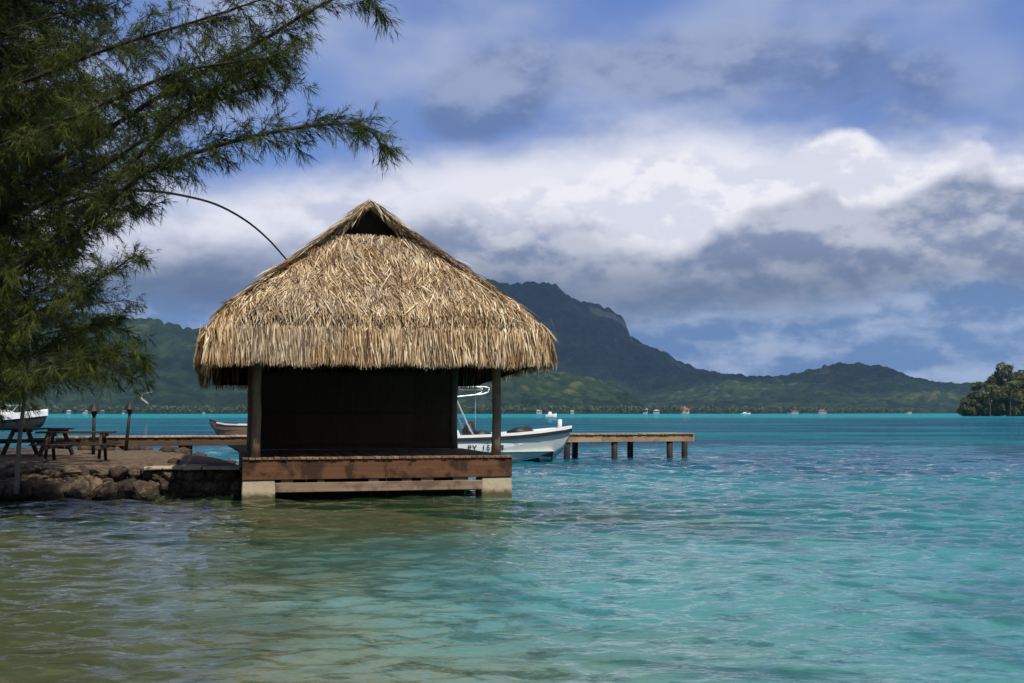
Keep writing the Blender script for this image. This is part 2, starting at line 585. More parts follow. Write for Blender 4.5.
class MB:
    def __init__(self):
        self.v, self.f = [], []

    def face(self, pts):
        b = len(self.v)
        self.v += [tuple(p) for p in pts]
        self.f.append(tuple(range(b, b + len(pts))))

    def box(self, x0, x1, y0, y1, z0, z1, M=None, jit=0.0):
        b = len(self.v)
        for z in (z0, z1):
            for (x, y) in ((x0, y0), (x1, y0), (x1, y1), (x0, y1)):
                p = Vector((x + random.uniform(-jit, jit), y + random.uniform(-jit, jit), z + random.uniform(-jit, jit)))
                self.v.append(tuple(M @ p if M else p))
        for q in ((3, 2, 1, 0), (4, 5, 6, 7), (0, 1, 5, 4), (1, 2, 6, 5), (2, 3, 7, 6), (3, 0, 4, 7)):
            self.f.append(tuple(b + i for i in q))
        return self

    def bar(self, a, c, w, h, up=(0, 0, 1)):
        a, c = Vector(a), Vector(c)
        d = (c - a)
        L = d.length
        d.normalize()
        s = d.cross(Vector(up))
        if s.length < 1e-4:
            s = d.cross(Vector((1, 0, 0)))
        s.normalize()
        u = s.cross(d)
        M = Matrix((( d.x, s.x, u.x, a.x), (d.y, s.y, u.y, a.y), (d.z, s.z, u.z, a.z), (0, 0, 0, 1)))
        return self.box(0, L, -w / 2, w / 2, -h / 2, h / 2, M)

    def tube(self, pts, rad, n=8, cap=True):
        pts = [Vector(p) for p in pts]
        if not hasattr(rad, '__len__'):
            rad = [rad] * len(pts)
        b0 = len(self.v)
        prev = None
        for i, p in enumerate(pts):
            d = (pts[min(i + 1, len(pts) - 1)] - pts[max(i - 1, 0)])
            if d.length < 1e-6:
                d = Vector((0, 0, 1))
            d.normalize()
            if prev is None:
                s = d.cross(Vector((0.3, 0.9, 0.2)))
                if s.length < 0.1:
                    s = d.cross(Vector((1, 0, 0)))
            else:
                s = prev - d * prev.dot(d)
            s.normalize()
            prev = s
            t = d.cross(s)
            for k in range(n):
                a = 2 * math.pi * k / n
                self.v.append(tuple(p + (s * math.cos(a) + t * math.sin(a)) * rad[i]))
        for i in range(len(pts) - 1):
            for k in range(n):
                k2 = (k + 1) % n
                self.f.append((b0 + i * n + k, b0 + i * n + k2, b0 + (i + 1) * n + k2, b0 + (i + 1) * n + k))
        if cap:
            self.f.append(tuple(b0 + k for k in reversed(range(n))))
            e = b0 + (len(pts) - 1) * n
            self.f.append(tuple(e + k for k in range(n)))
        return self

    def loft(self, rings, closed=False, caps=False):
        b0 = len(self.v)
        n = len(rings[0])
        for r in rings:
            self.v += [tuple(p) for p in r]
        for i in range(len(rings) - 1):
            for k in range(n if closed else n - 1):
                k2 = (k + 1) % n
                self.f.append((b0 + i * n + k, b0 + i * n + k2, b0 + (i + 1) * n + k2, b0 + (i + 1) * n + k))
        if caps:
            self.f.append(tuple(b0 + k for k in reversed(range(n))))
            e = b0 + (len(rings) - 1) * n
            self.f.append(tuple(e + k for k in range(n)))
        return self

    def build(self, name, mat, parent=None, smooth=False, bevel=0.0):
        me = bpy.data.meshes.new(name)
        me.from_pydata(self.v, [], self.f)
        bm = bmesh.new()
        bm.from_mesh(me)
        bmesh.ops.recalc_face_normals(bm, faces=bm.faces)
        if bevel > 0:
            bmesh.ops.bevel(bm, geom=list(bm.edges), offset=bevel, segments=1, affect='EDGES', clamp_overlap=True)
        bm.to_mesh(me)
        bm.free()
        if smooth:
            me.polygons.foreach_set('use_smooth', np.ones(len(me.polygons), dtype=bool))
        me.materials.append(MATS[mat])
        o = bpy.data.objects.new(name, me)
        return link(o, parent)


def dup(o, parent=None):
    c = o.copy()
    COL.objects.link(c)
    c.parent = parent
    for ch in list(o.children):
        dup(ch, c)
    return c


# value noise for terrain
_lat = rng.random((256, 256))


def vnoise(x, y):
    xi, yi = np.floor(x).astype(int), np.floor(y).astype(int)
    fx, fy = x - xi, y - yi
    fx, fy = fx * fx * (3 - 2 * fx), fy * fy * (3 - 2 * fy)
    g = lambda i, j: _lat[i & 255, j & 255]
    return (g(xi, yi) * (1 - fx) + g(xi + 1, yi) * fx) * (1 - fy) + (g(xi, yi + 1) * (1 - fx) + g(xi + 1, yi + 1) * fx) * fy


def fbm(x, y, o=5, r=0.5):
    s, a, t = 0, 1, 0
    for i in range(o):
        s = s + a * vnoise(x * 2 ** i + 17.3 * i, y * 2 ** i + 5.1 * i)
        t += a
        a *= r
    return s / t


def domes(x, y, cell, seed=0.0):
    """Tree crowns as a height field: the nearest of one crown in each cell, 0..1."""
    u, v = x / cell + seed, y / cell
    iu, iv = np.floor(u).astype(int), np.floor(v).astype(int)
    best = np.zeros_like(u)
    who = np.zeros_like(u)
    for a in (-1, 0, 1):
        for b in (-1, 0, 1):
            ju, jv = iu + a, iv + b
            cx = ju + 0.15 + 0.7 * _lat[ju & 255, jv & 255]
            cy = jv + 0.15 + 0.7 * _lat[(ju + 91) & 255, (jv + 37) & 255]
            rr = 0.55 + 0.35 * _lat[(ju + 13) & 255, (jv + 171) & 255]
            hh = 0.45 + 0.55 * _lat[(ju + 57) & 255, (jv + 5) & 255]
            q = 1 - ((u - cx) ** 2 + (v - cy) ** 2) / rr ** 2
            q = hh * np.sqrt(np.clip(q, 0, 1))
            who = np.where(q > best, _lat[(ju + 201) & 255, (jv + 77) & 255], who)
            best = np.maximum(best, q)
    return best, who


def grid_faces(nx, ny):
    i = np.arange(nx - 1)
    j = np.arange(ny - 1)
    J, I = np.meshgrid(j, i, indexing='ij')
    a = (J * nx + I).ravel()
    f = np.stack([a, a + 1, a + nx + 1, a + nx], axis=1)
    return f.ravel(), np.full(len(a), 4)


def sheet(name, xs, ys, Z, mat, attrs=None, smooth=True):
    X, Y = np.meshgrid(xs, ys)
    V = np.stack([X.ravel(), Y.ravel(), Z.ravel()], axis=1)
    f, c = grid_faces(len(xs), len(ys))
    return np_mesh(name, V, f, c, mat, None, attrs, smooth)


# ------------------------------------------------------------------ ground: seabed and the point of land on the left
LAND = np.array([(-6.35, 26.75), (-8.45, 26.75), (-9.6, 26.35), (-11.6, 26.0), (-12.9, 25.4), (-12.3, 22.0), (-11.2, 17.0), (-10.0, 12.0),
                 (-8.2, 6.5), (-6.2, 1.0), (-4.5, -6.0), (-10, -30), (-90, -30), (-90, 60), (-45, 50), (-25, 46.5), (-16.0, 43.0),
                 (-10.5, 39.0), (-8.3, 35.0), (-6.6, 30.5)])


def land_sd(x, y):
    """Signed distance to the land outline, positive on land."""
    d = np.full(x.shape, 1e9)
    ins = np.zeros(x.shape, dtype=bool)
    n = len(LAND)
    for i in range(n):
        (ax, ay), (bx, by) = LAND[i], LAND[(i + 1) % n]
        ex, ey = bx - ax, by - ay
        t = np.clip(((x - ax) * ex + (y - ay) * ey) / (ex * ex + ey * ey), 0, 1)
        d = np.minimum(d, np.hypot(x - ax - t * ex, y - ay - t * ey))
        c = (ay > y) != (by > y)
        ins ^= c & (x < (bx - ax) * (y - ay) / (by - ay + 1e-12) + ax)
    return np.where(ins, d, -d)


def ground_h(x, y):
    sd = land_sd(x, y)
    land = 0.62 + 0.16 * fbm(x * 0.35, y * 0.35, 4) - 0.45 * np.exp(-np.clip(sd, 0, None) / 0.55)
    off = -sd
    near = -0.14 - 0.055 * np.clip(off, 0, 18) - 0.13 * np.clip(y - 25, 0, 20) * np.clip((off - 3) / 5, 0, 1) - 0.02 * np.clip(off - 18, 0, 60)
    near = near + 0.5 * np.clip(off / 8, 0.3, 1) * (fbm(x * 0.25, y * 0.25, 5) - 0.5)
    return np.where(sd > 0, land, np.minimum(near, -0.06))


def graded(lo, hi, f0, f1, step, grow):
    mid = list(np.arange(f0, f1, step))
    up, s = [f1], step
    while up[-1] < hi:
        s *= grow
        up.append(up[-1] + s)
    dn, s = [f0], step
    while dn[-1] > lo:
        s *= grow
        dn.append(dn[-1] - s)
    return np.array(sorted(set(dn[1:])) + mid + up)


xs = graded(-9000, 9000, -20, 14, 0.24, 1.15)
ys = graded(-600, 9000, 4, 46, 0.24, 1.15)
X, Y = np.meshgrid(xs, ys)
Z = ground_h(X, Y)
tag(sheet('ground', xs, ys, Z, 'ground'), kind='structure')

# ------------------------------------------------------------------ water
xs = graded(-9000, 9000, -13, 17, 0.085, 1.06)
ya, s = [5.5], 0
while ya[-1] < 9000:
    y = ya[-1]
    ya.append(y + max(0.045, 0.0042 * y) * (1 if y < 60 else 1 + (y - 60) / 12))
ys = np.concatenate([[-600, -200, -80, -30, -12, -5, -1, 1.5, 3.5], np.array(ya)])
X, Y = np.meshgrid(xs, ys)
H = np.zeros_like(X)
wr = np.random.default_rng(3)
stepx = np.gradient(xs)[None, :]
stepy = np.gradient(ys)[:, None]
cell = np.maximum(stepx, stepy)
for i in range(46):
    lam = 0.26 * (1.075 ** i) * wr.uniform(0.9, 1.1)
    if lam > 4: lam = wr.uniform(0.8, 3.0)
    th = wr.normal(math.pi / 2 + 0.25, 0.55)
    k = 2 * math.pi / lam
    amp = 0.0058 * lam ** 0.40 * (1.15 if lam < 0.7 else (0.85 if lam < 1.1 else 0.45))
    ph = wr.uniform(0, 6.28)
    wgt = np.clip((lam / cell - 3) / 4, 0, 1)
    a = k * (X * math.cos(th) + Y * math.sin(th)) + ph + 1.2 * np.sin(0.21 * X + i) + 1.2 * np.sin(0.17 * Y + 2 * i)
    if lam > 0.7: wgt = wgt * np.clip(0.5 + (Y - 9) / 14, 0.5, 2.3)
    H += wgt * amp * (np.sin(a) + 0.30 * np.sin(2 * a + 1.57))
H *= 0.55 + 0.9 * fbm(X * 0.13, Y * 0.22, 3)
dep = np.clip(-ground_h(X, Y), 0, 6)
sd = land_sd(X, Y)
H = np.where(sd > 0.4, -0.25, H)          # under the land
water = sheet('water', xs, ys, H, 'water', {'depth': dep.ravel()})
tag(water, kind='structure')


# ------------------------------------------------------------------ hills and mountains
def hill(name, Y0, prof, front, back, dx, dy, cell=16.0, tree=9.0, gully=0.25, seed=0.0, sm=80, rock=None):
    px = np.array([p[0] for p in prof], float)
    zz = np.array([PX(p[0], p[1], Y0).z for p in prof])
    x_r = (px - 512) / F * Y0
    xs = np.arange(x_r[0], x_r[-1], dx)
    ys = np.arange(Y0 - front, Y0 + back, dy)
    X, Y = np.meshgrid(xs, ys)
    t = (Y0 - Y) / front
    tb = (Y - Y0) / back
    sharp = np.interp(xs, x_r, zz)
    k = np.exp(-np.linspace(-2.5, 2.5, max(3, int(5 * sm / dx))) ** 2 / 2)
    k /= k.sum()
    pad = len(k) // 2
    soft = np.convolve(np.pad(sharp, pad, mode='edge'), k, mode='valid')[:len(xs)]
    xw = X + 140 * (fbm(X / 420 + seed, Y / 420, 3) - 0.5) * np.clip(t * 3, 0, 1)
    S1 = np.interp(xw, xs, sharp)
    S2 = np.interp(xw, xs, soft)
    w = np.clip(np.abs(t) * 2.6, 0, 1)
    ridge = S1 * (1 - w) + S2 * w
    fall = np.where(t >= 0, np.clip(1 - t, 0, 1) ** 1.15, np.clip(1 - tb, 0, 1) ** 1.3)
    g = fbm(X / 230 + seed, Y / 420 + seed, 5)
    gul = 1 - gully * np.clip(t * 4, 0, 1) * np.abs(2 * g - 1) * 2.2
    Hh = ridge * fall * gul
    Hh += (fbm(X / 70 + seed, Y / 70, 4) - 0.5) * 26 * np.clip(np.minimum(np.abs(t) * 5, 1), 0, 1) * np.clip(ridge / 150, 0.1, 1) * (fall > 0)
    dm, ct = domes(X, Y, cell, seed)
    canopy = dm * tree * (0.4 + 1.3 * fbm(X / 60 + 3, Y / 60, 3))
    slope = np.hypot(np.gradient(Hh, dx, axis=1), np.gradient(Hh, dy, axis=0))
    rk = np.clip((slope - 1.35) / 0.8, 0, 1)
    if rock is not None:
        (ra, rb, rt) = rock
        xa, xb = (ra - 512) / F * Y0, (rb - 512) / F * Y0
        m = np.clip((X - xa) / 25, 0, 1) * np.clip((xb - X) / 25, 0, 1) * np.clip((rt - t) / 0.03, 0, 1) * np.clip((t - 0.008) / 0.012, 0, 1)
        rk = np.maximum(rk, m)
    Z = Hh + canopy * (1 - rk) - tree * 0.45
    Z = np.where((t > 0.999) | (tb > 0.999), -3, Z)
    edge = np.minimum(np.clip((X - xs[0]) / 60, 0, 1), np.clip((xs[-1] - X) / 60, 0, 1))
    Z = Z * edge - 3 * (1 - edge)
    o = sheet(name, xs, ys, Z, 'hillside', {'rock': rk.ravel(), 'crown': ct.ravel()}, smooth=True)
    tag(o, kind='structure')
    return o, xs, ys, Z


hill('mountain', 4600, [(150, 395), (230, 372), (300, 345), (380, 308), (440, 288), (490, 280), (515, 285), (532, 284), (545, 282), (556, 286), (566, 294), (580, 301), (592, 305), (604, 308), (614, 312), (622, 318), (627, 324), (631, 338), (640, 343), (652, 349), (665, 352), (676, 360), (690, 367), (706, 372), (730, 376), (760, 380), (800, 388), (860, 400), (930, 412)],
     1500, 900, 8, 10, 24, 19, 0.30, 3.3, 110, rock=(585, 630, 0.075))
hill('hill_range', 3300, [(600, 409), (640, 396), (668, 386), (690, 377), (715, 374), (740, 376), (765, 377), (790, 374), (808, 372), (830, 367), (845, 365), (860, 364), (876, 366), (890, 371), (905, 378), (925, 383), (945, 384), (968, 384), (990, 383), (1015, 388), (1060, 392), (1150, 402), (1250, 413)],
     900, 500, 6, 7, 19, 15, 0.2, 9.1, 60)
hl = hill('hillside_west', 2500, [(-320, 405), (-220, 372), (-100, 335), (0, 318), (60, 315), (105, 314), (150, 322), (195, 329), (240, 336), (300, 345), (380, 356), (450, 366), (500, 372), (560, 390), (620, 410)],
          800, 600, 6, 7, 17, 13, 0.30, 5.2, 70)
hill('headland', 2050, [(300, 405), (380, 385), (440, 370), (500, 368), (540, 370), (560, 373), (580, 377), (598, 381), (616, 387), (630, 394), (645, 402), (660, 410)],
     330, 300, 4, 4, 14, 10, 0.2, 14.0, 30)

# low coastal flat that carries the houses and palms
xs = np.arange(-1600, 1500, 20.0)
ys = np.concatenate([np.arange(1640, 1760, 10.0), np.arange(1760, 2700, 60.0)])
X, Y = np.meshgrid(xs, ys)
cl = 1650 + 40 * fbm(X / 160, X * 0, 3) + np.clip((X - 190) * 1.15, 0, 800)
Z = np.clip((Y - cl) * 0.05, -2, 2.2)
tag(sheet('coastal_flat', xs, ys, Z, 'hillside', {'crown': np.full(Z.size, 0.4), 'rock': np.zeros(Z.size)}), kind='structure')


def shore_y(x):
    return float(1650 + 40 * fbm(np.array([x / 160]), np.array([0.0]), 3)[0] + min(max((x - 190) * 1.15, 0), 800))


# ------------------------------------------------------------------ leaf-card cloud helper
def leaf_cards(centres, radii, per, size, squash=0.8, shell=0.45, seed=1):
    """Leaf-sized triangles spread through many lumps. Returns V, faces, counts, tint."""
    g = np.random.default_rng(seed)
    Vs, T = [], []
    for (c, r, n) in zip(centres, radii, per):
        d = g.normal(size=(n, 3))
        d /= np.linalg.norm(d, axis=1)[:, None]
        rad = r * (shell + (1 - shell) * g.random(n) ** 0.5)
        pts = np.array(c) + d * rad[:, None] * np.array([1, 1, squash])
        a = g.normal(size=(n, 3))
        a /= np.linalg.norm(a, axis=1)[:, None]
        b = np.cross(a, d + 0.5 * g.normal(size=(n, 3)))
        b /= np.linalg.norm(b, axis=1)[:, None] + 1e-9
        s = size * g.uniform(0.6, 1.3, n)[:, None]
        tri = np.stack([pts - a * s * 0.6 - b * s * 0.35, pts + a * s * 0.9, pts - a * s * 0.3 + b * s * 0.6], axis=1)
        Vs.append(tri.reshape(-1, 3))
        T.append(np.repeat(np.clip(g.normal(0.5, 0.2, n) + g.normal(0, 0.12), 0, 1), 3))
    V = np.concatenate(Vs)
    return V, np.arange(len(V)), np.full(len(V) // 3, 3), np.concatenate(T)


# trees and palms along the far shore: too many and too small to count
g = np.random.default_rng(5)
cs, rs, ns = [], [], []
for i in range(2200):
    x = g.uniform(-1500, 1250)
    y = shore_y(x) + 1 + g.random() ** 1.8 * 110
    r = g.uniform(3.0, 6.5)
    cs.append((x, y, g.uniform(3, 6.5) + r * 0.4))
    rs.append(r)
    ns.append(34)
V, f, c, T = leaf_cards(cs, rs, ns, 2.2, 0.85, 0.35, 8)
o = np_mesh('coastal_trees', V, f, c, 'coast_leaves', None, {'tint': T})
tag(o, 'belt of palms and bushy trees along the far lagoon shore', 'trees', kind='stuff')


# ------------------------------------------------------------------ houses on the far shore
def house(px, w, d, h, wallm, roofm, label, inland=8.0, rz=0.0, roof_h=None, py=None, Y=None):
    Yd = 1680.0
    for _ in range(4):
        x = (px - 512) / F * Yd
        Yd = shore_y(x) - 2 + inland
    if Y: Yd = Y; x = (px - 512) / F * Yd
    z = 1.2 if py is None else PX(px, py, Yd).z
    w, d, h = w * 0.8, d * 0.8, h * 0.8
    e = empty('house', (x, Yd, z), rz)
    tag(e, label, 'house', 'houses on the far shore')
    MB().box(-w / 2, w / 2, -d / 2, d / 2, -2, h).build('wall', wallm, e)
    rh = (roof_h or h * 0.7) * (0.7 if roof_h else 1)
    m = MB()
    ov = 0.8
    a = [(-w / 2 - ov, -d / 2 - ov, h), (w / 2 + ov, -d / 2 - ov, h), (w / 2 + ov, d / 2 + ov, h), (-w / 2 - ov, d / 2 + ov, h)]
    r0, r1 = (-w / 4, 0, h + rh), (w / 4, 0, h + rh)
    m.face([a[0], a[1], r1, r0]); m.face([a[2], a[3], r0, r1]); m.face([a[1], a[2], r1]); m.face([a[3], a[0], r0]); m.face(a[::-1])
    m.build('roof', roofm, e)
    for k in (-0.28, 0.28):
        MB().box(w * k - 0.8, w * k + 0.8, -d / 2 - 0.06, -d / 2 + 0.02, h * 0.35, h * 0.75).build('window', 'house_window', e)
    MB().box(-0.5, 0.5, -d / 2 - 0.08, -d / 2 + 0.02, 0, h * 0.72).build('door', 'house_grey', e)


house(539, 10, 7, 3.4, 'house_white', 'roof_grey', 'small white house on far shore just right of the hut corner post', 4, 0.1)
house(572, 6, 5, 3.0, 'house_white', 'roof_grey', 'tiny white waterside cabin on far shore left of the jetty', 2)
house(645, 8, 7, 5.5, 'house_white', 'roof_grey', 'tall white house on far shore above the middle of the jetty', 6)
house(656, 11, 7, 3.8, 'house_grey', 'roof_grey', 'long grey house beside tall white house above the jetty', 8, -0.2)
house(684, 17, 9, 6.0, 'house_white', 'roof_orange', 'house with big orange roof on far shore above jetty end', 8, 0.1, 7.0)
house(793, 24, 9, 3.2, 'house_white', 'roof_red', 'long red-roofed building at waterline under the right hills', 2, 0, 3.0)
house(823, 18, 10, 3.6, 'house_white', 'roof_red', 'red-roofed waterside building nearest below the hill summit on right', 2, 0, 5.0)
house(912, 16, 8, 3.0, 'house_grey', 'roof_red', 'faint reddish low house on far shore left of the islet', 3)
for i, (px, w, lab) in enumerate([(70, 7, 'white house on far shore left of both tiki torches'), (86, 9, 'white house on far shore just left of nearer tiki torch'),
                                  (103, 7, 'white house on far shore between the two torches, closest to left one'), 
                                  (124, 6, 'pale house on far shore beside the right tiki torch'), (205, 7, 'pale house on far shore under the hut eave at left')]):
    house(px, w, 6, 3.2, 'house_white', 'roof_grey', lab, 3 + 2 * (i % 3), 0.2 * (i % 2))


def far_boat(px, Yd, L, label, mast=False):
    x = (px - 512) / F * Yd
    e = empty('motorboat', (x, Yd, 0))
    tag(e, label, 'boat', 'boats far out on the lagoon')
    m = MB()
    rings = []
    for t, b, zt in ((0, 0.9, 1.1), (0.3, 1.0, 1.1), (0.7, 0.8, 1.3), (1.0, 0.03, 1.6)):
        X_ = -L / 2 + L * t
        B = b * L * 0.17
        rings.append([(X_, -B, zt), (X_, -B * 0.8, 0.1), (X_, 0, -0.4), (X_, B * 0.8, 0.1), (X_, B, zt)])
    m.loft(rings, closed=True, caps=True)
    m.build('hull', 'white_paint', e)
    MB().loft([[(-L * .25, -L * .1, 1.05), (L * .12, -L * .1, 1.1), (L * .12, L * .1, 1.1), (-L * .25, L * .1, 1.05)], [(-L * .22, -L * .08, 2.3), (L * .02, -L * .08, 2.3), (L * .02, L * .08, 2.3), (-L * .22, L * .08, 2.3)]], closed=True, caps=True).build('cabin', 'white_paint', e)


far_boat(745, 1500, 13, 'white motorboat far out right of the jetty, below the mountain foot')
far_boat(551, 520, 5, 'small white boat on the lagoon just above the moored boat bow')

# dirt road climbing the western hillside
hx, hy, hZ = hl[1], hl[2], hl[3]


def hill_hit(px, py):
    """First point of the western hillside seen at px, py."""
    d = PX(px, py, 1.0) - Vector((0, 0, EYE))
    for Yy in np.arange(hy[0], hy[-1], 3.0):
        p = Vector((0, 0, EYE)) + d * Yy
        i = int(round((p.x - hx[0]) / 6)); j = int(round((Yy - hy[0]) / 7))
        if 0 <= i < len(hx) and 0 <= j < len(hy) and hZ[j, i] >= p.z:
            return Vector((p.x, Yy, hZ[j, i]))
    return None


pts = [hill_hit(x, y) for x, y in ((152, 394), (146, 395.5), (142, 397.5), (141.5, 399.5), (144, 402), (148, 404.5))]
pts = [p for p in pts if p]
m = MB()
for a, b in zip(pts[:-1], pts[1:]):
    n_ = max(2, int((b - a).length / 8))
    for k in range(n_):
        p, q = a.lerp(b, k / n_), a.lerp(b, (k + 1) / n_)
        s = Vector((0, 0, 2.2))
        m.face([p - Vector((0, 4, 0)) + s * 0.2, q - Vector((0, 4, 0)) + s * 0.2, q + Vector((0, 4, 0)) + s, p + Vector((0, 4, 0)) + s])
if m.f:
    tag(m.build('dirt_road', 'road_dirt'), kind='structure')

# ------------------------------------------------------------------ islet on the right
IY = 600.0
ix = np.arange(275, 420, 2.5)
iy = np.arange(560, 700, 2.5)
X, Y = np.meshgrid(ix, iy)
rr = np.hypot((X - 350) / 62, (Y - 625) / 40) + 0.22 * (fbm(X / 22, Y / 22, 4) - 0.5)
Z = np.clip((1 - rr) * 9, -1.5, 1.6)
tag(sheet('islet', ix, iy, Z, 'beach'), kind='structure')


def leafy_tree(name, base, h, rad, label, seed, lean=0.0, cat='tree', group='trees on the islet', palm=False):
    g = np.random.default_rng(seed)
    e = empty(name, base)
    tag(e, label, cat, group)
    th = h * (0.55 if not palm else 0.92)
    m = MB()
    top = Vector((lean, 0, th))
    m.tube([(0, 0, -0.5), (lean * 0.3, 0, th * 0.5), top], [0.45, 0.32, 0.2], 6)
    if not palm:
        for k in range(5):
            a = g.uniform(0, 6.28)
            m.tube([(lean * 0.5, 0, th * 0.6), (lean * 0.5 + math.cos(a) * rad * 0.5, math.sin(a) * rad * 0.5, th + 1.5)], [0.2, 0.06], 5)
    m.build('trunk', 'bark', e)
    if palm:
        mm = MB()
        for k in range(16):
            a = 2 * math.pi * k / 16 + g.uniform(-.2, .2)
            up = g.uniform(-0.2, 0.9)
            P = [top]
            for q in range(1, 5):
                s = q / 4
                P.append(top + Vector((math.cos(a) * rad * s, math.sin(a) * rad * s, rad * (up * s - 0.9 * s * s))))
            side = Vector((-math.sin(a), math.cos(a), 0))
            for q in range(4):
                w0, w1 = (0.25, 0.55, 0.55, 0.4, 0.05)[q], (0.25, 0.55, 0.55, 0.4, 0.05)[q + 1]
                for sg in (-1, 1):
                    mm.face([P[q], P[q + 1], P[q + 1] + side * sg * w1 - Vector((0, 0, w1 * 0.7)), P[q] + side * sg * w0 - Vector((0, 0, w0 * 0.7))])
        V = np.array(mm.v)
        fl = np.array([i for f_ in mm.f for i in f_])
        np_mesh('crown', V, fl, [4] * len(mm.f), 'islet_leaves', e, {'tint': np.clip(g.normal(0.55, 0.15, len(V)), 0, 1)})
        return e
    cs, rs, ns = [], [], []
    for k in range(22):
        a, q = g.uniform(0, 6.28), g.random() ** 0.6
        zz = g.uniform(0.08, 1.0) if k else 0.97
        rr_ = rad * q * (1.15 - 0.75 * abs(zz - 0.6) * 1.6)
        cs.append((lean + math.cos(a) * rr_, math.sin(a) * rr_, h * zz - 0.8))
        rs.append(rad * g.uniform(0.26, 0.46))
        ns.append(150)
    V, f, c, T = leaf_cards(cs, rs, ns, 1.0, 0.8, 0.4, seed)
    np_mesh('crown', V, f, c, 'islet_leaves', e, {'tint': T})
    return e


IT = [(968, 598, 7, 4.2, 'low bush at the left tip of the islet by its sand spit', 0), (976, 600, 11, 5.0, 'rounded low tree second from the left tip of the islet', 0),
      (985, 606, 16, 5.5, 'mid-height dark tree third from the left tip of the islet', 0), (993, 612, 21, 5.5, 'tall tree left of the highest islet crown', 0),
      (1003, 615, 26.0, 6.0, 'tallest tree of the islet rising to a ragged point', 0), (1012, 605, 21, 5.5, 'broad tree just right of the tallest islet tree', 0),
      (1021, 612, 22, 5.8, 'dark tree cut by the right edge of the photo', 0), (1000, 594, 12, 4.8, 'low front tree under the tallest islet tree', 0),
      (1014, 592, 10, 4.6, 'low front bush near the right edge of the islet', 0), (989, 590, 16, 3.6, 'leaning palm in front of the islet trees', 1),
      (1009, 588, 18, 3.8, 'upright palm in front of the islet near the right edge', 1), (1034, 606, 23, 6, 'tree just outside the right edge of the photo', 0)]
for i, (px, Yd, h, r, lab, pal) in enumerate(IT):
    leafy_tree('palm_tree' if pal else 'broadleaf_tree', ((px - 512) / F * Yd, Yd, 0.8), h, r * (1 if pal else 1.4), lab, 100 + i, 1.5 if pal else 0.4, 'palm' if pal else 'tree', 'trees on the islet', bool(pal))


# ------------------------------------------------------------------ the thatched hut
TH = R(14.0)
HW = 3.07                                           # half width of the deck
DD = 5.9                                            # depth of the deck
hut = empty('thatched_hut', (-2.98, 26.26, 0), TH)
tag(hut, 'open thatched hut on a timber deck over the water on concrete piers', 'hut')
ZD = 0.95                                           # deck level

for (x, y) in ((-HW + 0.36, 0.36), (HW - 0.36, 0.36), (-HW + 0.36, DD - 0.4), (HW - 0.36, DD - 0.4), (0, DD - 0.4), (-0.9, 2.9), (1.2, 2.9)):
    big = 0.36 if y < 1 else 0.25
    m = MB()
    m.loft([[(x - big, y - 0.36, -1.6), (x + big, y - 0.36, -1.6), (x + big, y + 0.36, -1.6), (x - big, y + 0.36, -1.6)],
            [(x - big, y - 0.36, 0.20), (x + big, y - 0.36, 0.20), (x + big, y + 0.36, 0.20), (x - big, y + 0.36, 0.20)],
            [(x - big * .97, y - 0.345, 0.445), (x + big * .98, y - 0.35, 0.450), (x + big * .97, y + 0.35, 0.45), (x - big * .97, y + 0.35, 0.445)]], closed=True, caps=True)
    m.build('pier_block', 'concrete', hut, bevel=0.018)
# deck
deck = empty('deck'); deck.parent = hut
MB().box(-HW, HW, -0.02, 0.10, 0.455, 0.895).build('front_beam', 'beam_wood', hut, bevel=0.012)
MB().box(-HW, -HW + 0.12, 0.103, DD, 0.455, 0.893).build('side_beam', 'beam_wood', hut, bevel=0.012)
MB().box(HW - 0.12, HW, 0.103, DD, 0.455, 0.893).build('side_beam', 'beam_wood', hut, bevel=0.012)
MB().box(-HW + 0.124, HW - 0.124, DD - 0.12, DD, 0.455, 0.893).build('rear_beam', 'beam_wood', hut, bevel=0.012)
MB().box(-HW + 0.70, HW - 0.70, 0.02, 0.16, 0.17, 0.385).build('lower_beam', 'rail_wood', hut, bevel=0.012)
for x in (-2.15, -1.35, -0.2, 0.55, 1.0, 1.75):
    MB().box(x - 0.07, x + 0.07 + random.uniform(0, .25), 0.03, 0.15, 0.387, 0.453).build('spacer_block', 'rail_wood', hut)
for y in (1.3, 2.6, 3.9, 5.1):
    MB().box(-HW + 0.123, HW - 0.123, y - 0.06, y + 0.06, 0.60, 0.89).build('joist', 'beam_wood', hut)
npl = 44
pw = 2 * HW / npl
for i in range(npl):
    x0 = -HW + i * pw
    MB().box(x0 + 0.006, x0 + pw - 0.006, -0.05 - random.uniform(0, 0.03), DD + 0.03, 0.897 + random.uniform(0, .004), ZD - random.uniform(0, 0.008)).build('deck_plank', 'deck_wood', deck, bevel=0.006)
for i in range(12):                                 # dark boards added to imitate the shade under the deck
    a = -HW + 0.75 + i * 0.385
    MB().box(a, a + 0.375, 1.72, 1.76, -0.5, 0.56 + 0.02 * (i % 3)).build('shade_board', 'pile_wood', hut)
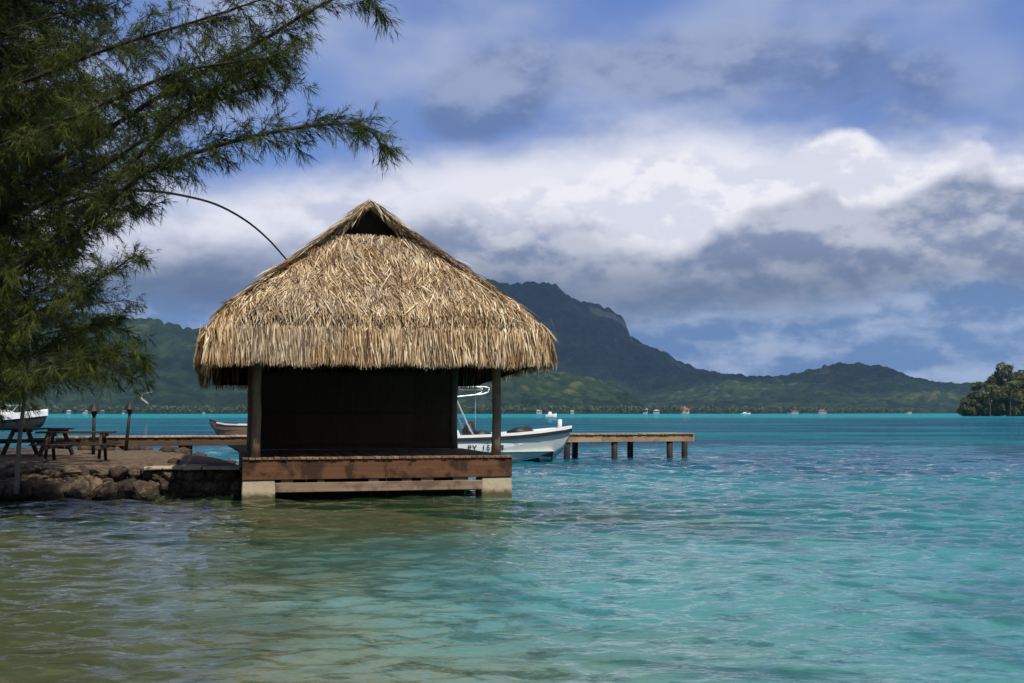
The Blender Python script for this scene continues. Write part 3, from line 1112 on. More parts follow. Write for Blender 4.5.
# posts
PI_ = 0.30
posts = [(-HW + PI_, 0.30), (HW - PI_, 0.30), (-HW + PI_, DD - 0.35), (HW - PI_, DD - 0.35), (-HW + PI_, 3.0)]
for (x, y) in posts:
    pts = [(x + random.uniform(-.015, .015), y, ZD + (3.35 - ZD) * k / 5) for k in range(6)]
    MB().tube(pts, [0.112, 0.108, 0.105, 0.107, 0.102, 0.10], 10).build('post', 'post_wood', hut, smooth=True)
ring = [(-HW + PI_, 0.30), (HW - PI_, 0.30), (HW - PI_, DD - 0.35), (-HW + PI_, DD - 0.35)]
for a, b in zip(ring, ring[1:] + ring[:1]):
    MB().tube([(a[0], a[1], 3.42), ((a[0] + b[0]) / 2, (a[1] + b[1]) / 2, 3.43), (b[0], b[1], 3.42)], 0.09, 8).build('wall_plate', 'post_wood', hut, smooth=True)
# walls of woven matting, panel by panel
nb = 5
x0, x1 = -HW + 0.42, HW - 0.40
for i in range(nb):
    a, b = x0 + (x1 - x0) * i / nb, x0 + (x1 - x0) * (i + 1) / nb
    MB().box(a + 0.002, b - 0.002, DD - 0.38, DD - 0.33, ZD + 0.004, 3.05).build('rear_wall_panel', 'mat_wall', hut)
    if i: MB().box(a - 0.04, a + 0.04, DD - 0.327, DD - 0.29, ZD + 0.004, 3.05).build('wall_batten', 'mat_wall', hut)
for i in range(4):
    a, b = 0.75 + (DD - 1.25) * i / 4, 0.75 + (DD - 1.25) * (i + 1) / 4
    MB().box(-HW + PI_ - 0.03, -HW + PI_ + 0.03, a + 0.006, b - 0.006, ZD + 0.004, 3.0).build('side_wall_panel', 'mat_wall', hut)
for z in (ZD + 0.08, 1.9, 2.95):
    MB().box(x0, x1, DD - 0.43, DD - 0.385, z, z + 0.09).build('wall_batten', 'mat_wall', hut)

# ---- roof
OX0, OX1, OY0, OY1 = -HW - 0.80, HW + 0.66, -0.80, DD + 1.05
EZ = 3.93
RZ = 7.13
RY0, RY1 = 2.30, 3.9
GZ = 6.38


def eave_drop(u):                                    # depth of the hanging skirt: front shorter than the back
    return 0.98 + 0.36 * u


roof = empty('roof'); roof.parent = hut
cs = (OX0 + OX1) / 2
# corner points of the roof planes (core sits under the thatch)
k = 0.10
A_, B_, C_, D_ = Vector((OX0 + k, OY0 + k, EZ - 0.32)), Vector((OX1 - k, OY0 + k, EZ - 0.32)), Vector((OX1 - k, OY1 - k, EZ - 0.32)), Vector((OX0 + k, OY1 - k, EZ - 0.32))
gw = 0.80
G0, G1 = Vector((-gw, RY0 + 0.12, GZ - 0.05)), Vector((gw, RY0 + 0.12, GZ - 0.05))
H0, H1 = Vector((-gw, RY1 - 0.1, GZ - 0.05)), Vector((gw, RY1 - 0.1, GZ - 0.05))
R0, R1 = Vector((0, RY0 + 0.05, RZ - 0.07)), Vector((0, RY1 - 0.03, RZ - 0.07))
R0b = Vector((0, RY0 + 0.30, RZ - 0.12))
m = MB()
m.face([A_, B_, G1, G0]); m.face([B_, C_, H1, G1]); m.face([C_, D_, H0, H1]); m.face([D_, A_, G0, H0])
m.face([G1, H1, R1, R0]); m.face([H0, G0, R0, R1]); m.face([H1, H0, R1])
# skirt, outer and inner faces
for (P, Q, n, u0, u1) in ((A_, B_, (0, -1), 0, 0), (B_, C_, (1, 0), 0, 1), (C_, D_, (0, 1), 1, 1), (D_, A_, (-1, 0), 1, 0)):
    lo0, lo1 = eave_drop(u0) - 0.44, eave_drop(u1) - 0.44
    P2, Q2 = P - Vector((0, 0, lo0)), Q - Vector((0, 0, lo1))
    m.face([P, Q, Q2, P2])
    m.face([P * 1, P2, Q2, Q])
core = m.build('thatch_backing', 'thatch_core', roof)
# gable board recessed under the ridge
g_m = MB()
g_m.box(-gw - 0.05, gw + 0.05, RY0 + 0.22, RY0 + 0.26, GZ - 0.4, GZ + 0.06)
g_m.face([(-gw * 1.0, RY0 + 0.30, GZ - 0.02), (gw * 1.0, RY0 + 0.30, GZ - 0.02), (0, RY0 + 0.30, RZ - 0.09)])
g_m.build('gable_board', 'thatch_core', roof)
for sx in (-1, 1):
    MB().bar((sx * (gw + 0.02), RY0 + 0.02, GZ - 0.02), (0, RY0 - 0.05, RZ - 0.05), 0.06, 0.08).build('barge_pole', 'post_wood', roof)
MB().tube([(0, RY0 - 0.12, RZ - 0.03), (0, RY1 + 0.1, RZ - 0.03)], 0.06, 8).build('ridge_pole', 'post_wood', roof)
for i in range(9):                                   # rafters under the front and the back slope
    x = -3.2 + 6.4 * i / 8
    MB().bar((x, 0.0 + 0.2, 3.47 + 0.9), (x * 0.45, 2.2, 6.05), 0.07, 0.07).build('rafter', 'post_wood', roof)


def strands(name, P, D, N, L, Wd, lift, mat='thatch', parent=None, seed=0, tint=None, droop=0.0, curl=0.25):
    """Split leaf strips: start P, direction D, outward N. One joined mesh."""
    g = np.random.default_rng(seed)
    n = len(P)
    S = np.cross(D, N)
    S /= np.linalg.norm(S, axis=1)[:, None] + 1e-9
    tw = g.normal(0, 0.55, n)[:, None]
    S = S * np.cos(tw) + N * np.sin(tw)
    bend = g.normal(0, curl, n)[:, None]
    side = np.cross(D, N)
    prof = [(0.0, 0.55, 0.0), (0.35, 1.0, 0.55), (0.72, 0.85, 0.85), (1.0, 0.25, 1.0)]
    rows = []
    for (t, w, lf) in prof:
        c = P + D * (L * t)[:, None] + N * (lift * lf)[:, None] + side * bend * (L * t * t)[:, None] * 0.5
        c = c + np.array([0, 0, -1.0]) * (droop * L * t * t)[:, None]
        rows.append(c - S * (Wd * w / 2)[:, None])
        rows.append(c + S * (Wd * w / 2)[:, None])
    V = np.stack(rows, axis=1).reshape(-1, 3)
    b = (np.arange(n) * 8)[:, None]
    q = np.array([0, 1, 3, 2, 2, 3, 5, 4, 4, 5, 7, 6])[None, :]
    f = (b + q).ravel()
    if tint is None:
        tint = g.normal(0.52, 0.2, n)
    o = np_mesh(name, V, f, np.full(n * 3, 4), mat, parent, {'tint': np.repeat(np.clip(tint, 0, 1), 8)})
    return o


def slope_strands(P0, P1, Q0, Q1, n_course, dens, seed, parent):
    """Thatch a roof plane: eave edge P0-P1, upper edge Q0-Q1."""
    g = np.random.default_rng(seed)
    P0, P1, Q0, Q1 = [np.array(v) for v in (P0, P1, Q0, Q1)]
    ex = P1 - P0
    ex /= np.linalg.norm(ex)
    up = (Q0 + Q1) / 2 - (P0 + P1) / 2
    N = np.cross(ex, up)
    N /= np.linalg.norm(N)
    if N[2] < 0: N = -N
    dn = -np.cross(N, ex)
    if dn[2] > 0: dn = -dn
    dn /= np.linalg.norm(dn)
    Ps, Ds, Ls, Ws, Lf, Ti = [], [], [], [], [], []
    for c in range(n_course):
        t = (c + 0.5) / n_course
        a, b = P0 + (Q0 - P0) * t, P1 + (Q1 - P1) * t
        n = int(np.linalg.norm(b - a) * dens)
        s = g.random(n)
        tt = np.clip(t + g.normal(0, 0.5 / n_course, n), 0, 1)
        p = (P0 + (Q0 - P0) * tt[:, None]) * (1 - s)[:, None] + (P1 + (Q1 - P1) * tt[:, None]) * s[:, None]
        wild = 0.10 + 0.14 * t + 0.22 * np.exp(-((t - 0.45) / 0.2) ** 2)
        ang = g.normal(0, wild, n) + 0.5 * (s - 0.5) * 0
        d = dn[None, :] * np.cos(ang)[:, None] + ex[None, :] * np.sin(ang)[:, None]
        rnd = np.clip(1 - tt / 0.2, 0, 1)[:, None]
        d = d + np.array([0, 0, -1.1])[None] * rnd
        d /= np.linalg.norm(d, axis=1)[:, None]
        p = p + np.array([0, 0, -0.24])[None] * rnd ** 2 + np.array([0, 0, -0.10])[None] * (np.sin(math.pi * np.clip(tt, 0, 1)) * np.sin(s * 9 + seed) * 0.35)[:, None]
        Ps.append(p + N * 0.02)
        Ds.append(d)
        Ls.append(g.uniform(0.45, 1.05, n) * (1 if t > 0.2 else 0.5))
        Ws.append(g.uniform(0.011, 0.032, n))
        Lf.append((g.uniform(0.0, 0.15, n) + (g.random(n) < 0.06) * g.uniform(0, 0.12, n)) * (1 if t > 0.16 else 0.5))
        Ti.append(g.normal(0.56, 0.32, n))
    P, D = np.concatenate(Ps), np.concatenate(Ds)
    o = strands('thatch_slope', P, D, np.repeat(N[None], len(P), 0), np.concatenate(Ls), np.concatenate(Ws), np.concatenate(Lf), 'thatch', parent, seed, np.concatenate(Ti), 0.06)
    tag(o, kind='stuff')
    return o


gwx = 0.86
e0, e1, e2, e3 = (OX0, OY0, EZ), (OX1, OY0, EZ), (OX1, OY1, EZ), (OX0, OY1, EZ)
slope_strands(e0, e1, (-gwx, RY0, GZ), (gwx, RY0, GZ), 30, 96, 21, roof)
slope_strands(e1, e2, (0.05, RY0 - 0.06, RZ), (0.05, RY1 + 0.06, RZ), 27, 34, 22, roof)
slope_strands(e2, e3, (gwx, RY1, GZ), (-gwx, RY1, GZ), 22, 26, 23, roof)
slope_strands(e3, e0, (-0.05, RY1 + 0.06, RZ), (-0.05, RY0 - 0.06, RZ), 27, 40, 24, roof)


def skirt(P, Q, n_out, u0, u1, dens, seed):
    g = np.random.default_rng(seed)
    P, Q = np.array(P), np.array(Q)
    Lh = np.linalg.norm(Q - P)
    ex = (Q - P) / Lh
    no = np.array([n_out[0], n_out[1], 0.0])
    Ps, Ds, Ls, Ws, Lf, Ti = [], [], [], [], [], []
    for layer, (start, off) in enumerate(((0.20, 0.04), (0.24, 0.08), (0.34, 0.11), (0.46, 0.14), (0.16, 0.08))):
        n = int(Lh * dens)
        s = g.random(n)
        drop = eave_drop(u0 + (u1 - u0) * s) + g.normal(0, 0.028, n) + 0.026 * np.sin(s * Lh * 4.1) + 0.02 * np.sin(s * Lh * 9.7)
        st = start + g.uniform(-0.08, 0.08, n)
        p = P + ex * (s * Lh)[:, None] + no * (off * 0.6 + g.normal(0, 0.025, n))[:, None]
        p[:, 2] -= st
        L = np.clip(drop - st, 0.15, None) * g.uniform(0.88, 1.0, n)
        if layer == 4:
            L = g.uniform(0.3, 0.6, n)
        ang = g.normal(0, 0.10, n)
        d = np.array([0, 0, -1.0])[None] * np.cos(ang)[:, None] + ex[None] * np.sin(ang)[:, None]
        Ps.append(p); Ds.append(d); Ls.append(L)
        Ws.append(g.uniform(0.013, 0.036, n)); Lf.append(g.uniform(0.0, 0.14, n) + 0.03); Ti.append(g.normal(0.50, 0.33, n))
    # torn strips on the inner side
    n = int(Lh * dens * 0.5)
    s = g.random(n)
    p = P + ex * (s * Lh)[:, None] - no * g.uniform(0.10, 0.3, n)[:, None]
    p[:, 2] -= 0.5
    Ps.append(p); Ds.append(np.repeat(np.array([[0, 0, -1.0]]), n, 0)); Ls.append((eave_drop(u0 + (u1 - u0) * s) - 0.5) * g.uniform(0.7, 1.08, n)); Ws.append(g.uniform(0.02, 0.05, n)); Lf.append(np.zeros(n)); Ti.append(g.normal(0.35, 0.15, n))
    Pn = np.concatenate(Ps)
    o = strands('thatch_fringe', Pn, np.concatenate(Ds), np.repeat(no[None], len(Pn), 0), np.concatenate(Ls), np.concatenate(Ws), np.concatenate(Lf), 'thatch', roof, seed, np.concatenate(Ti), 0.0, 0.12)
    tag(o, kind='stuff')


skirt(e0, e1, (0, -1), 0, 0, 112, 31)
skirt(e1, e2, (1, 0), 0, 0.5, 55, 32)
skirt(e2, e3, (0, 1), 1, 1, 45, 33)
skirt(e3, e0, (-1, 0), 1, 0, 60, 34)


def along(P, Q, n, d_lo, d_hi, N, seed, L=(0.3, 0.6), name='thatch_ridge', width=0.04, outs=0.06):
    """Bundles laid over a ridge or hip."""
    g = np.random.default_rng(seed)
    P, Q = np.array(P), np.array(Q)
    s = 0.03 + 0.97 * g.random(n)
    p = P + (Q - P) * s[:, None] + g.normal(0, width, (n, 3))
    mixf = g.random(n)[:, None]
    d = np.array(d_lo) * (1 - mixf) + np.array(d_hi) * mixf + np.clip(g.normal(0, 0.2, (n, 3)), -0.35, 0.35)
    d /= np.linalg.norm(d, axis=1)[:, None]
    Nn = np.repeat(np.array(N, float)[None], n, 0)
    Nn /= np.linalg.norm(Nn[0])
    o = strands(name, p, d, Nn, g.uniform(*L, n), g.uniform(0.012, 0.034, n), g.uniform(0.0, outs, n), 'thatch', roof, seed, g.normal(0.6, 0.2, n), 0.1)
    tag(o, kind='stuff')


# hips: from each eave corner up to the gablet, ridge cap and the gablet edges
for i, (c, gx, gy, nx, ny) in enumerate(((e0, -gwx, RY0, -1, -1), (e1, gwx, RY0, 1, -1), (e2, gwx, RY1, 1, 1), (e3, -gwx, RY1, -1, 1))):
    along(np.array(c) + [0, 0, -0.12], (gx, gy, GZ + 0.02), 760, (nx * 0.7, 0, -0.95), (0, ny * 0.7, -0.95), (nx, ny, 1.6), 41 + i)
along((0, RY0 - 0.1, RZ + 0.06), (0, RY1 + 0.1, RZ + 0.06), 420, (-0.8, 0, -0.62), (-0.7, -0.15, -0.7), (-0.4, 0, 1), 51)
along((0, RY0 - 0.1, RZ + 0.06), (0, RY1 + 0.1, RZ + 0.06), 420, (0.8, 0, -0.62), (0.7, -0.15, -0.7), (0.4, 0, 1), 52)
for sx in (-1, 1):
    along((sx * 0.03, RY0 - 0.16, RZ + 0.04), (sx * (gwx + 0.08), RY0 - 0.06, GZ - 0.02), 260, (sx * 0.75, -0.05, -0.68), (sx * 0.6, -0.25, -0.8), (sx * 0.6, -0.5, 0.8), 53 + sx, (0.2, 0.45), width=0.045)


# ------------------------------------------------------------------ the long jetty
JA, JB = Vector((-16.8, 42.6, 0)), Vector((7.66, 50.34, 0))
jd = (JB - JA)
JL = jd.length
jang = math.atan2(jd.y, jd.x)
jetty = empty('jetty', JA, jang)
tag(jetty, 'long low timber jetty on dark piles running behind the hut', 'jetty')
JZ = 1.07
nj = 6
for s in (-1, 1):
    for i in range(nj):                              # darker timber towards the shore
        MB().box(JL * i / nj + 0.004, JL * (i + 1) / nj - 0.004, s * 0.62 - 0.06, s * 0.62 + 0.06, JZ - 0.36, JZ - 0.05).build('side_beam', 'jetty_wood' if i > 2 else 'dark_timber', jetty, bevel=0.01)
npk = int(JL / 0.2)
pm = MB().box(0.008, 0.192, -0.75, 0.75, JZ - 0.047, JZ)
pl = pm.build('plank', 'jetty_plank', jetty)
for i in range(npk):
    q = pl if i == 0 else pl.copy()
    if i: COL.objects.link(q)
    q.location = (i * 0.2, random.uniform(-.015, .015), random.uniform(-0.006, 0.006))
for pa, pb in ((62, 70), (116, 124), (183, 190), (262, 270), (330, 340), (400, 410), (470, 480), (520, 530), (567, 575), (614, 630), (669, 684)):
    for px, y in ((pa, -0.5), (pb, 0.5)):
        t = (px - 512) / F
        ca, sa = math.cos(jang), math.sin(jang)
        x0 = (t * (JA.y + y * ca) - JA.x + y * sa) / (ca - t * sa)
        pts = [(x0, y, -2.2), (x0 + random.uniform(-.02, .02), y, 0), (x0, y, JZ - 0.05)]
        MB().tube(pts, [0.14, 0.135, 0.13], 9).build('pile', 'pile_wood', jetty, smooth=True)


# ------------------------------------------------------------------ boats
def boat_hull(L, stations, mat_top):
    """stations: (t, half beam at gunwale, gunwale z, chine half beam, chine z, keel z)"""
    rings = []
    for (x, b, zg, bc, zc, zk) in stations:
        rings.append([(x, -b, zg), (x, -(b * 0.6 + bc * 0.4), zg * 0.55 + zc * 0.45), (x, -bc, zc), (x, 0, zk), (x, bc, zc), (x, (b * 0.6 + bc * 0.4), zg * 0.55 + zc * 0.45), (x, b, zg)])
    return rings


def spline_(p): return [Vector(p[0]).lerp(Vector(p[1]), t / 4) if t < 4 else Vector(p[1]).lerp(Vector(p[2]), (t - 4) / 4) for t in range(9)]


BY = 45.8
bow = PX(570, 427, BY)
BR = R(14)
boat = empty('motorboat', (bow.x, BY, 0), BR)
tag(boat, 'white open motorboat with canopy frame moored between hut and jetty', 'boat')
# local x runs from the stern (-8) to the stem head (0)
ST = [(-8.0, 1.15, 0.94, 1.0, -0.06, -0.4), (-6.5, 1.2, 0.95, 1.05, -0.06, -0.42), (-5.0, 1.22, 0.98, 1.05, -0.04, -0.45), (-3.6, 1.2, 1.02, 1.0, 0.0, -0.45),
      (-2.4, 1.08, 1.08, 0.8, 0.10, -0.40), (-1.4, 0.86, 1.16, 0.5, 0.24, -0.25), (-0.75, 0.58, 1.23, 0.24, 0.42, 0.05), (-0.3, 0.30, 1.27, 0.08, 0.7, 0.45), (0.0, 0.03, 1.33, 0.01, 1.1, 1.0)]
rings = boat_hull(8, ST, 0)
hull = MB().loft(rings).build('hull', 'hull_paint', boat, smooth=True)
# stern plate, gunwale, rub rail, bottom paint
MB().loft([rings[0][:4], [rings[0][6], rings[0][5], rings[0][4], rings[0][3]]]).build('transom', 'hull_paint', boat)
def rail(stn, dz0, dz1, out, name, mat, wdt):
    m = MB()
    for s in (-1, 1):
        rr_ = []
        for (x, b, zg, bc, zc, zk) in stn:
            yo, yi = s * (b + out), s * max(b - wdt, 0.0)
            rr_.append([(x + (0.06 if x == 0 else 0), yo, zg + dz0), (x + (0.06 if x == 0 else 0), yo, zg + dz1), (x, yi, zg + dz1), (x, yi, zg + dz0)])
        m.loft(rr_, closed=True, caps=True)
    return m.build(name, mat, hull)
rail(ST, 0.0, 0.10, 0.035, 'gunwale', 'white_paint', 0.14)
rail(ST, -0.13, -0.004, 0.05, 'rub_rail', 'black_rubber', 0.03)
bot = []
for (x, b, zg, bc, zc, zk) in ST[:-2]:
    k2 = 0.62
    bot.append([(x, -bc - 0.012, zc + 0.015), (x, -bc * 0.5, (zc + zk) / 2 - 0.012), (x, 0, zk - 0.015), (x, bc * 0.5, (zc + zk) / 2 - 0.012), (x, bc + 0.012, zc + 0.015)])
MB().loft(bot).build('bottom_paint', 'antifoul', hull, smooth=True)
# white flash along the side that carries the number
fl = MB()
seg = [(-7.9, 0.30, 0.82), (-6.5, 0.32, 0.82), (-5.0, 0.36, 0.82), (-4.0, 0.44, 0.82), (-3.3, 0.54, 0.80), (-2.2, 0.70, 0.76)]
def side_y(x, z):
    xs_ = [s[0] for s in ST]
    b = np.interp(x, xs_, [s[1] for s in ST]); zg = np.interp(x, xs_, [s[2] for s in ST]); bc = np.interp(x, xs_, [s[3] for s in ST]); zc = np.interp(x, xs_, [s[4] for s in ST])
    zm, bm_ = zg * 0.55 + zc * 0.45, b * 0.6 + bc * 0.4
    return float(np.interp(z, [zc, zm, zg], [bc, bm_, b]))
rr_ = []
for (x, za, zb) in seg:
    rr_.append([(x, -side_y(x, za) - 0.014, za), (x, -side_y(x, (za + zb) / 2) - 0.016, (za + zb) / 2), (x, -side_y(x, zb) - 0.014, zb)])
fl.loft(rr_).build('side_flash', 'white_paint', hull)
reg = empty('registration_number'); reg.parent = hull
for i, ch in enumerate('PY 15818'):
    if ch == ' ': continue
    cu = bpy.data.curves.new('letter', 'FONT')
    cu.body = ch; cu.size = 0.29; cu.extrude = 0.004; cu.offset = 0.002
    to = bpy.data.objects.new('letter_tmp', cu)
    COL.objects.link(to)
    me = bpy.data.meshes.new_from_object(to.evaluated_get(bpy.context.evaluated_depsgraph_get()))
    bpy.data.objects.remove(to)
    me.materials.clear(); me.materials.append(MATS['lettering'])
    tx = link(bpy.data.objects.new('letter', me), reg)
    tx.rotation_euler = (R(98), 0, 0)
    xx = -4.40 + i * 0.185
    tx.location = (xx, -side_y(xx + 0.1, 0.52) - 0.05, 0.52)
# inside: floor, console, seat, windscreen frame, canopy, cushions, bow post
MB().loft([[(x, -b * 0.93, 0.45), (x, b * 0.93, 0.45)] for (x, b, *_r) in ST[:-2]]).build('cockpit_floor', 'white_paint', boat)
fd = MB().loft([[(x, -b * 0.96, zg + 0.02), (x, 0, zg + 0.05), (x, b * 0.96, zg + 0.02)] for (x, b, zg, *_r) in ST[-5:-1]]).build('foredeck', 'white_paint', boat)
con = MB().loft([[(-5.3, -0.5, 0.45), (-4.3, -0.5, 0.45), (-4.3, 0.5, 0.45), (-5.3, 0.5, 0.45)], [(-5.2, -0.48, 1.30), (-4.62, -0.48, 1.30), (-4.62, 0.48, 1.30), (-5.2, 0.48, 1.30)]], closed=True, caps=True).build('console', 'white_paint', boat, bevel=0.04)
MB().tube([(-4.95, -0.52, 1.05), (-4.95, -0.49, 1.05)], 0.09, 12).build('compass_dial', 'black_rubber', con)
MB().box(-5.15, -4.85, -0.46, 0.46, 1.302, 1.46).build('dash_cushion', 'tan_cloth', con, bevel=0.04)
MB().box(-5.75, -5.35, -0.5, 0.5, 0.452, 1.12).build('helm_seat', 'blue_cloth', boat, bevel=0.05)
fr = empty('canopy_frame'); fr.parent = boat; fr.location = (0.12, 0, -0.08)
for s in (-0.62, 0.62):
    MB().tube([(-3.95, s, 0.9), (-4.3, s, 1.35), (-4.85, s, 2.55), (-4.98, s, 2.95)], 0.035, 8).build('strut', 'steel', fr, smooth=True)
    MB().tube([(-6.2, s, 0.85), (-6.1, s, 2.0), (-6.0, s, 2.70)], 0.03, 8).build('strut', 'steel', fr, smooth=True)
    MB().tube([(-6.3, s, 2.63), (-4.9, s, 2.62), (-3.8, s, 2.74), (-3.58, s, 2.82), (-3.56, s, 2.98), (-3.75, s, 3.02), (-6.3, s, 2.95)], 0.028, 8).build('top_rail', 'steel', fr, smooth=True)
for z in (1.55, 1.72, 1.9, 2.05):
    MB().tube([(-5.7, -0.62, z), (-4.95, -0.62, z + 0.02)], 0.025, 6).build('ladder_rung', 'steel', fr, smooth=True)
MB().box(-5.9, -3.7, -0.66, 0.66, 2.78, 2.84).build('canopy', 'bimini_cloth', boat, bevel=0.02)
MB().tube([(-3.78, 0.3, 1.0), (-3.78, 0.3, 2.86)], 0.014, 6).build('antenna', 'steel', boat)
def lump(name, x, y, z, sx, sy, sz, mat, seed):
    g = np.random.default_rng(seed)
    bm = bmesh.new()
    bmesh.ops.create_icosphere(bm, subdivisions=3, radius=1)
    for v in bm.verts:
        n_ = 0.16 * math.sin(v.co.x * 4 + seed) * math.cos(v.co.y * 5 + seed) + 0.08 * math.sin(v.co.z * 9)
        v.co = Vector((v.co.x * sx, v.co.y * sy, v.co.z * sz)) * (1 + n_) + Vector((x, y, z))
    me = bpy.data.meshes.new(name)
    bm.to_mesh(me); bm.free()
    me.polygons.foreach_set('use_smooth', np.ones(len(me.polygons), dtype=bool))
    me.materials.append(MATS[mat])
    return link(bpy.data.objects.new(name, me))
def on_boat(o, label, cat):
    o.matrix_world = Matrix.Translation(boat.location) @ Matrix.Rotation(BR, 4, 'Z')
    tag(o, label, cat, 'black gear lying in the motorboat')
on_boat(lump('gear_bag', -1.95, 0.1, 1.15, 0.55, 0.35, 0.24, 'black_rubber', 3), 'rounded black bag on the motorboat foredeck near the bow', 'bag')
on_boat(lump('gear_bag', -3.6, 0.0, 0.98, 0.5, 0.4, 0.25, 'black_rubber', 5), 'black bag in the motorboat beside the hut corner post', 'bag')
on_boat(lump('gear_bag', -4.05, 0.1, 1.15, 0.26, 0.35, 0.42, 'black_rubber', 9), 'upright black bag leaning on the motorboat console', 'bag')
MB().tube([(-0.42, 0, 1.25), (-0.42, 0, 1.66), (-0.42, 0, 1.68)], [0.085, 0.085, 0.06], 10).build('mooring_post', 'white_paint', boat, smooth=True)
MB().tube(spline_([(-0.42, 0.02, 1.5), (-0.1, 0.9, 1.15), (0.25, 1.9, 1.02)]), 0.02, 6).build('mooring_rope', 'tan_cloth', boat)
MB().loft([[(-8.0, -0.25, 0.3), (-7.95, 0.25, 0.3), (-8.4, 0.25, 0.2), (-8.4, -0.25, 0.2)], [(-7.95, -0.25, 1.35), (-7.95, 0.25, 1.35), (-8.5, 0.22, 1.3), (-8.5, -0.22, 1.3)]], closed=True, caps=True).build('outboard_motor', 'black_rubber', boat, bevel=0.04)

# brown wooden boat beyond the jetty, bow to the left
WY = 57.0
wb0 = PX(210, 421, WY)
wboat = empty('wooden_boat', (wb0.x, WY, 0), R(6))
tag(wboat, 'brown wooden boat with raked bow and white gunwale behind the jetty', 'boat')
SW = [(0.0, 0.03, 1.55, 0.01, 1.40, 1.36), (0.35, 0.22, 1.42, 0.06, 0.95, 0.85), (0.8, 0.45, 1.34, 0.2, 0.5, 0.35), (1.4, 0.7, 1.32, 0.42, 0.2, 0.0), (2.4, 0.9, 1.3, 0.65, 0.08, -0.25), (4.5, 1.0, 1.28, 0.8, 0.05, -0.3), (7, 0.9, 1.3, 0.7, 0.1, -0.25)]
wr_ = boat_hull(7, SW, 0)
whull = MB().loft(wr_).build('hull', 'canoe_wood', wboat, smooth=True)
for i in range(1):
    m = MB()
    for s in (-1, 1):
        m.loft([[(x, s * (b + 0.03), zg), (x, s * (b + 0.03), zg + 0.07), (x, s * max(b - 0.1, 0), zg + 0.07), (x, s * max(b - 0.1, 0), zg)] for (x, b, zg, *_r) in SW[1:]], closed=True, caps=True)
    m.build('gunwale', 'white_paint', whull)
MB().loft([[(x - 0.05, -0.05, zg + 0.10), (x - 0.05, 0.05, zg + 0.10), (x + 0.06, 0.05, zk - 0.03), (x + 0.06, -0.05, zk - 0.03)] for (x, b, zg, bc, zc, zk) in SW[:4]], closed=True, caps=True).build('stem', 'pile_wood', whull)
MB().loft([[(x, -b * 0.92, zg - 0.25), (x, b * 0.92, zg - 0.25)] for (x, b, zg, *_r) in SW[1:]]).build('inner_floor', 'canoe_wood', wboat)
MB().loft([wr_[-1][:4], [wr_[-1][6], wr_[-1][5], wr_[-1][4], wr_[-1][3]]]).build('transom', 'canoe_wood', wboat)

# white launch at the far left
LY = 128.0
lb = PX(48, 411, LY)
launch = empty('motor_launch', (lb.x, LY, 0), R(2))
tag(launch, 'white launch with dark hull side at the far left edge of the lagoon', 'boat')
k3 = 1.25
SL = [(-9.0, 1.5, 1.5, 1.2, 0.1, -0.4), (-6.0, 1.6, 1.55, 1.3, 0.1, -0.5), (-3.5, 1.4, 1.75, 1.0, 0.15, -0.5), (-1.6, 0.9, 1.95, 0.5, 0.35, -0.3), (-0.5, 0.35, 2.1, 0.12, 0.9, 0.5), (0, 0.03, 2.15, 0.01, 1.9, 1.8)]
lr = boat_hull(9, SL, 0)
lh = MB().loft([[ring_[i] for i in range(7)] for ring_ in lr]).build('hull', 'antifoul', launch, smooth=True)
m = MB()
for s in (-1, 1):
    m.loft([[(x, s * (b + 0.05), zg - 0.55), (x, s * (b + 0.08), zg + 0.06), (x, s * max(b - 0.1, 0), zg + 0.06), (x, s * max(b - 0.1, 0), zg - 0.55)] for (x, b, zg, *_r) in SL], closed=True, caps=True)
m.build('white_band', 'white_paint', lh)
MB().loft([[(x, -b * 0.98, zg), (x, 0, zg + 0.18), (x, b * 0.98, zg)] for (x, b, zg, *_r) in SL]).build('deck', 'white_paint', launch)
MB().loft([[(-7.5, -1.0, 1.5), (-3.4, -0.9, 1.7), (-3.4, 0.9, 1.7), (-7.5, 1.0, 1.5)], [(-7.2, -0.9, 2.25), (-4.6, -0.8, 2.25), (-4.6, 0.8, 2.25), (-7.2, 0.9, 2.25)]], closed=True, caps=True).build('cabin', 'white_paint', launch, bevel=0.05)
for s in (-0.9, 0.9):
    for q in range(4):
        MB().tube([(-7.2 + q * 0.9, s, 1.7), (-6.4 + q * 0.9, s, 2.75)], 0.04, 6).build('rail_post', 'steel', launch)
    MB().tube([(-7.0, s, 2.75), (-2.8, s, 2.75)], 0.04, 6).build('hand_rail', 'steel', launch)


# ------------------------------------------------------------------ shore: wall, slabs, boulders
def gh(x, y): return float(ground_h(np.array([x]), np.array([y]))[0])


wall = empty('retaining_wall', (-8.35, 26.62, 0), R(0.5))
tag(wall, 'dark stone retaining wall with pale cap slabs left of the hut', 'wall')
for i, (a, b) in enumerate(((-0.12, 0.30), (0.32, 0.75), (0.77, 1.20), (1.22, 1.62), (1.64, 2.10))):
    MB().box(a, b, -0.08 + 0.02 * (i % 2), 0.72, 0.625, 0.70 + 0.012 * (i % 3), jit=0.01).build('cap_slab', 'concrete', wall, bevel=0.02)


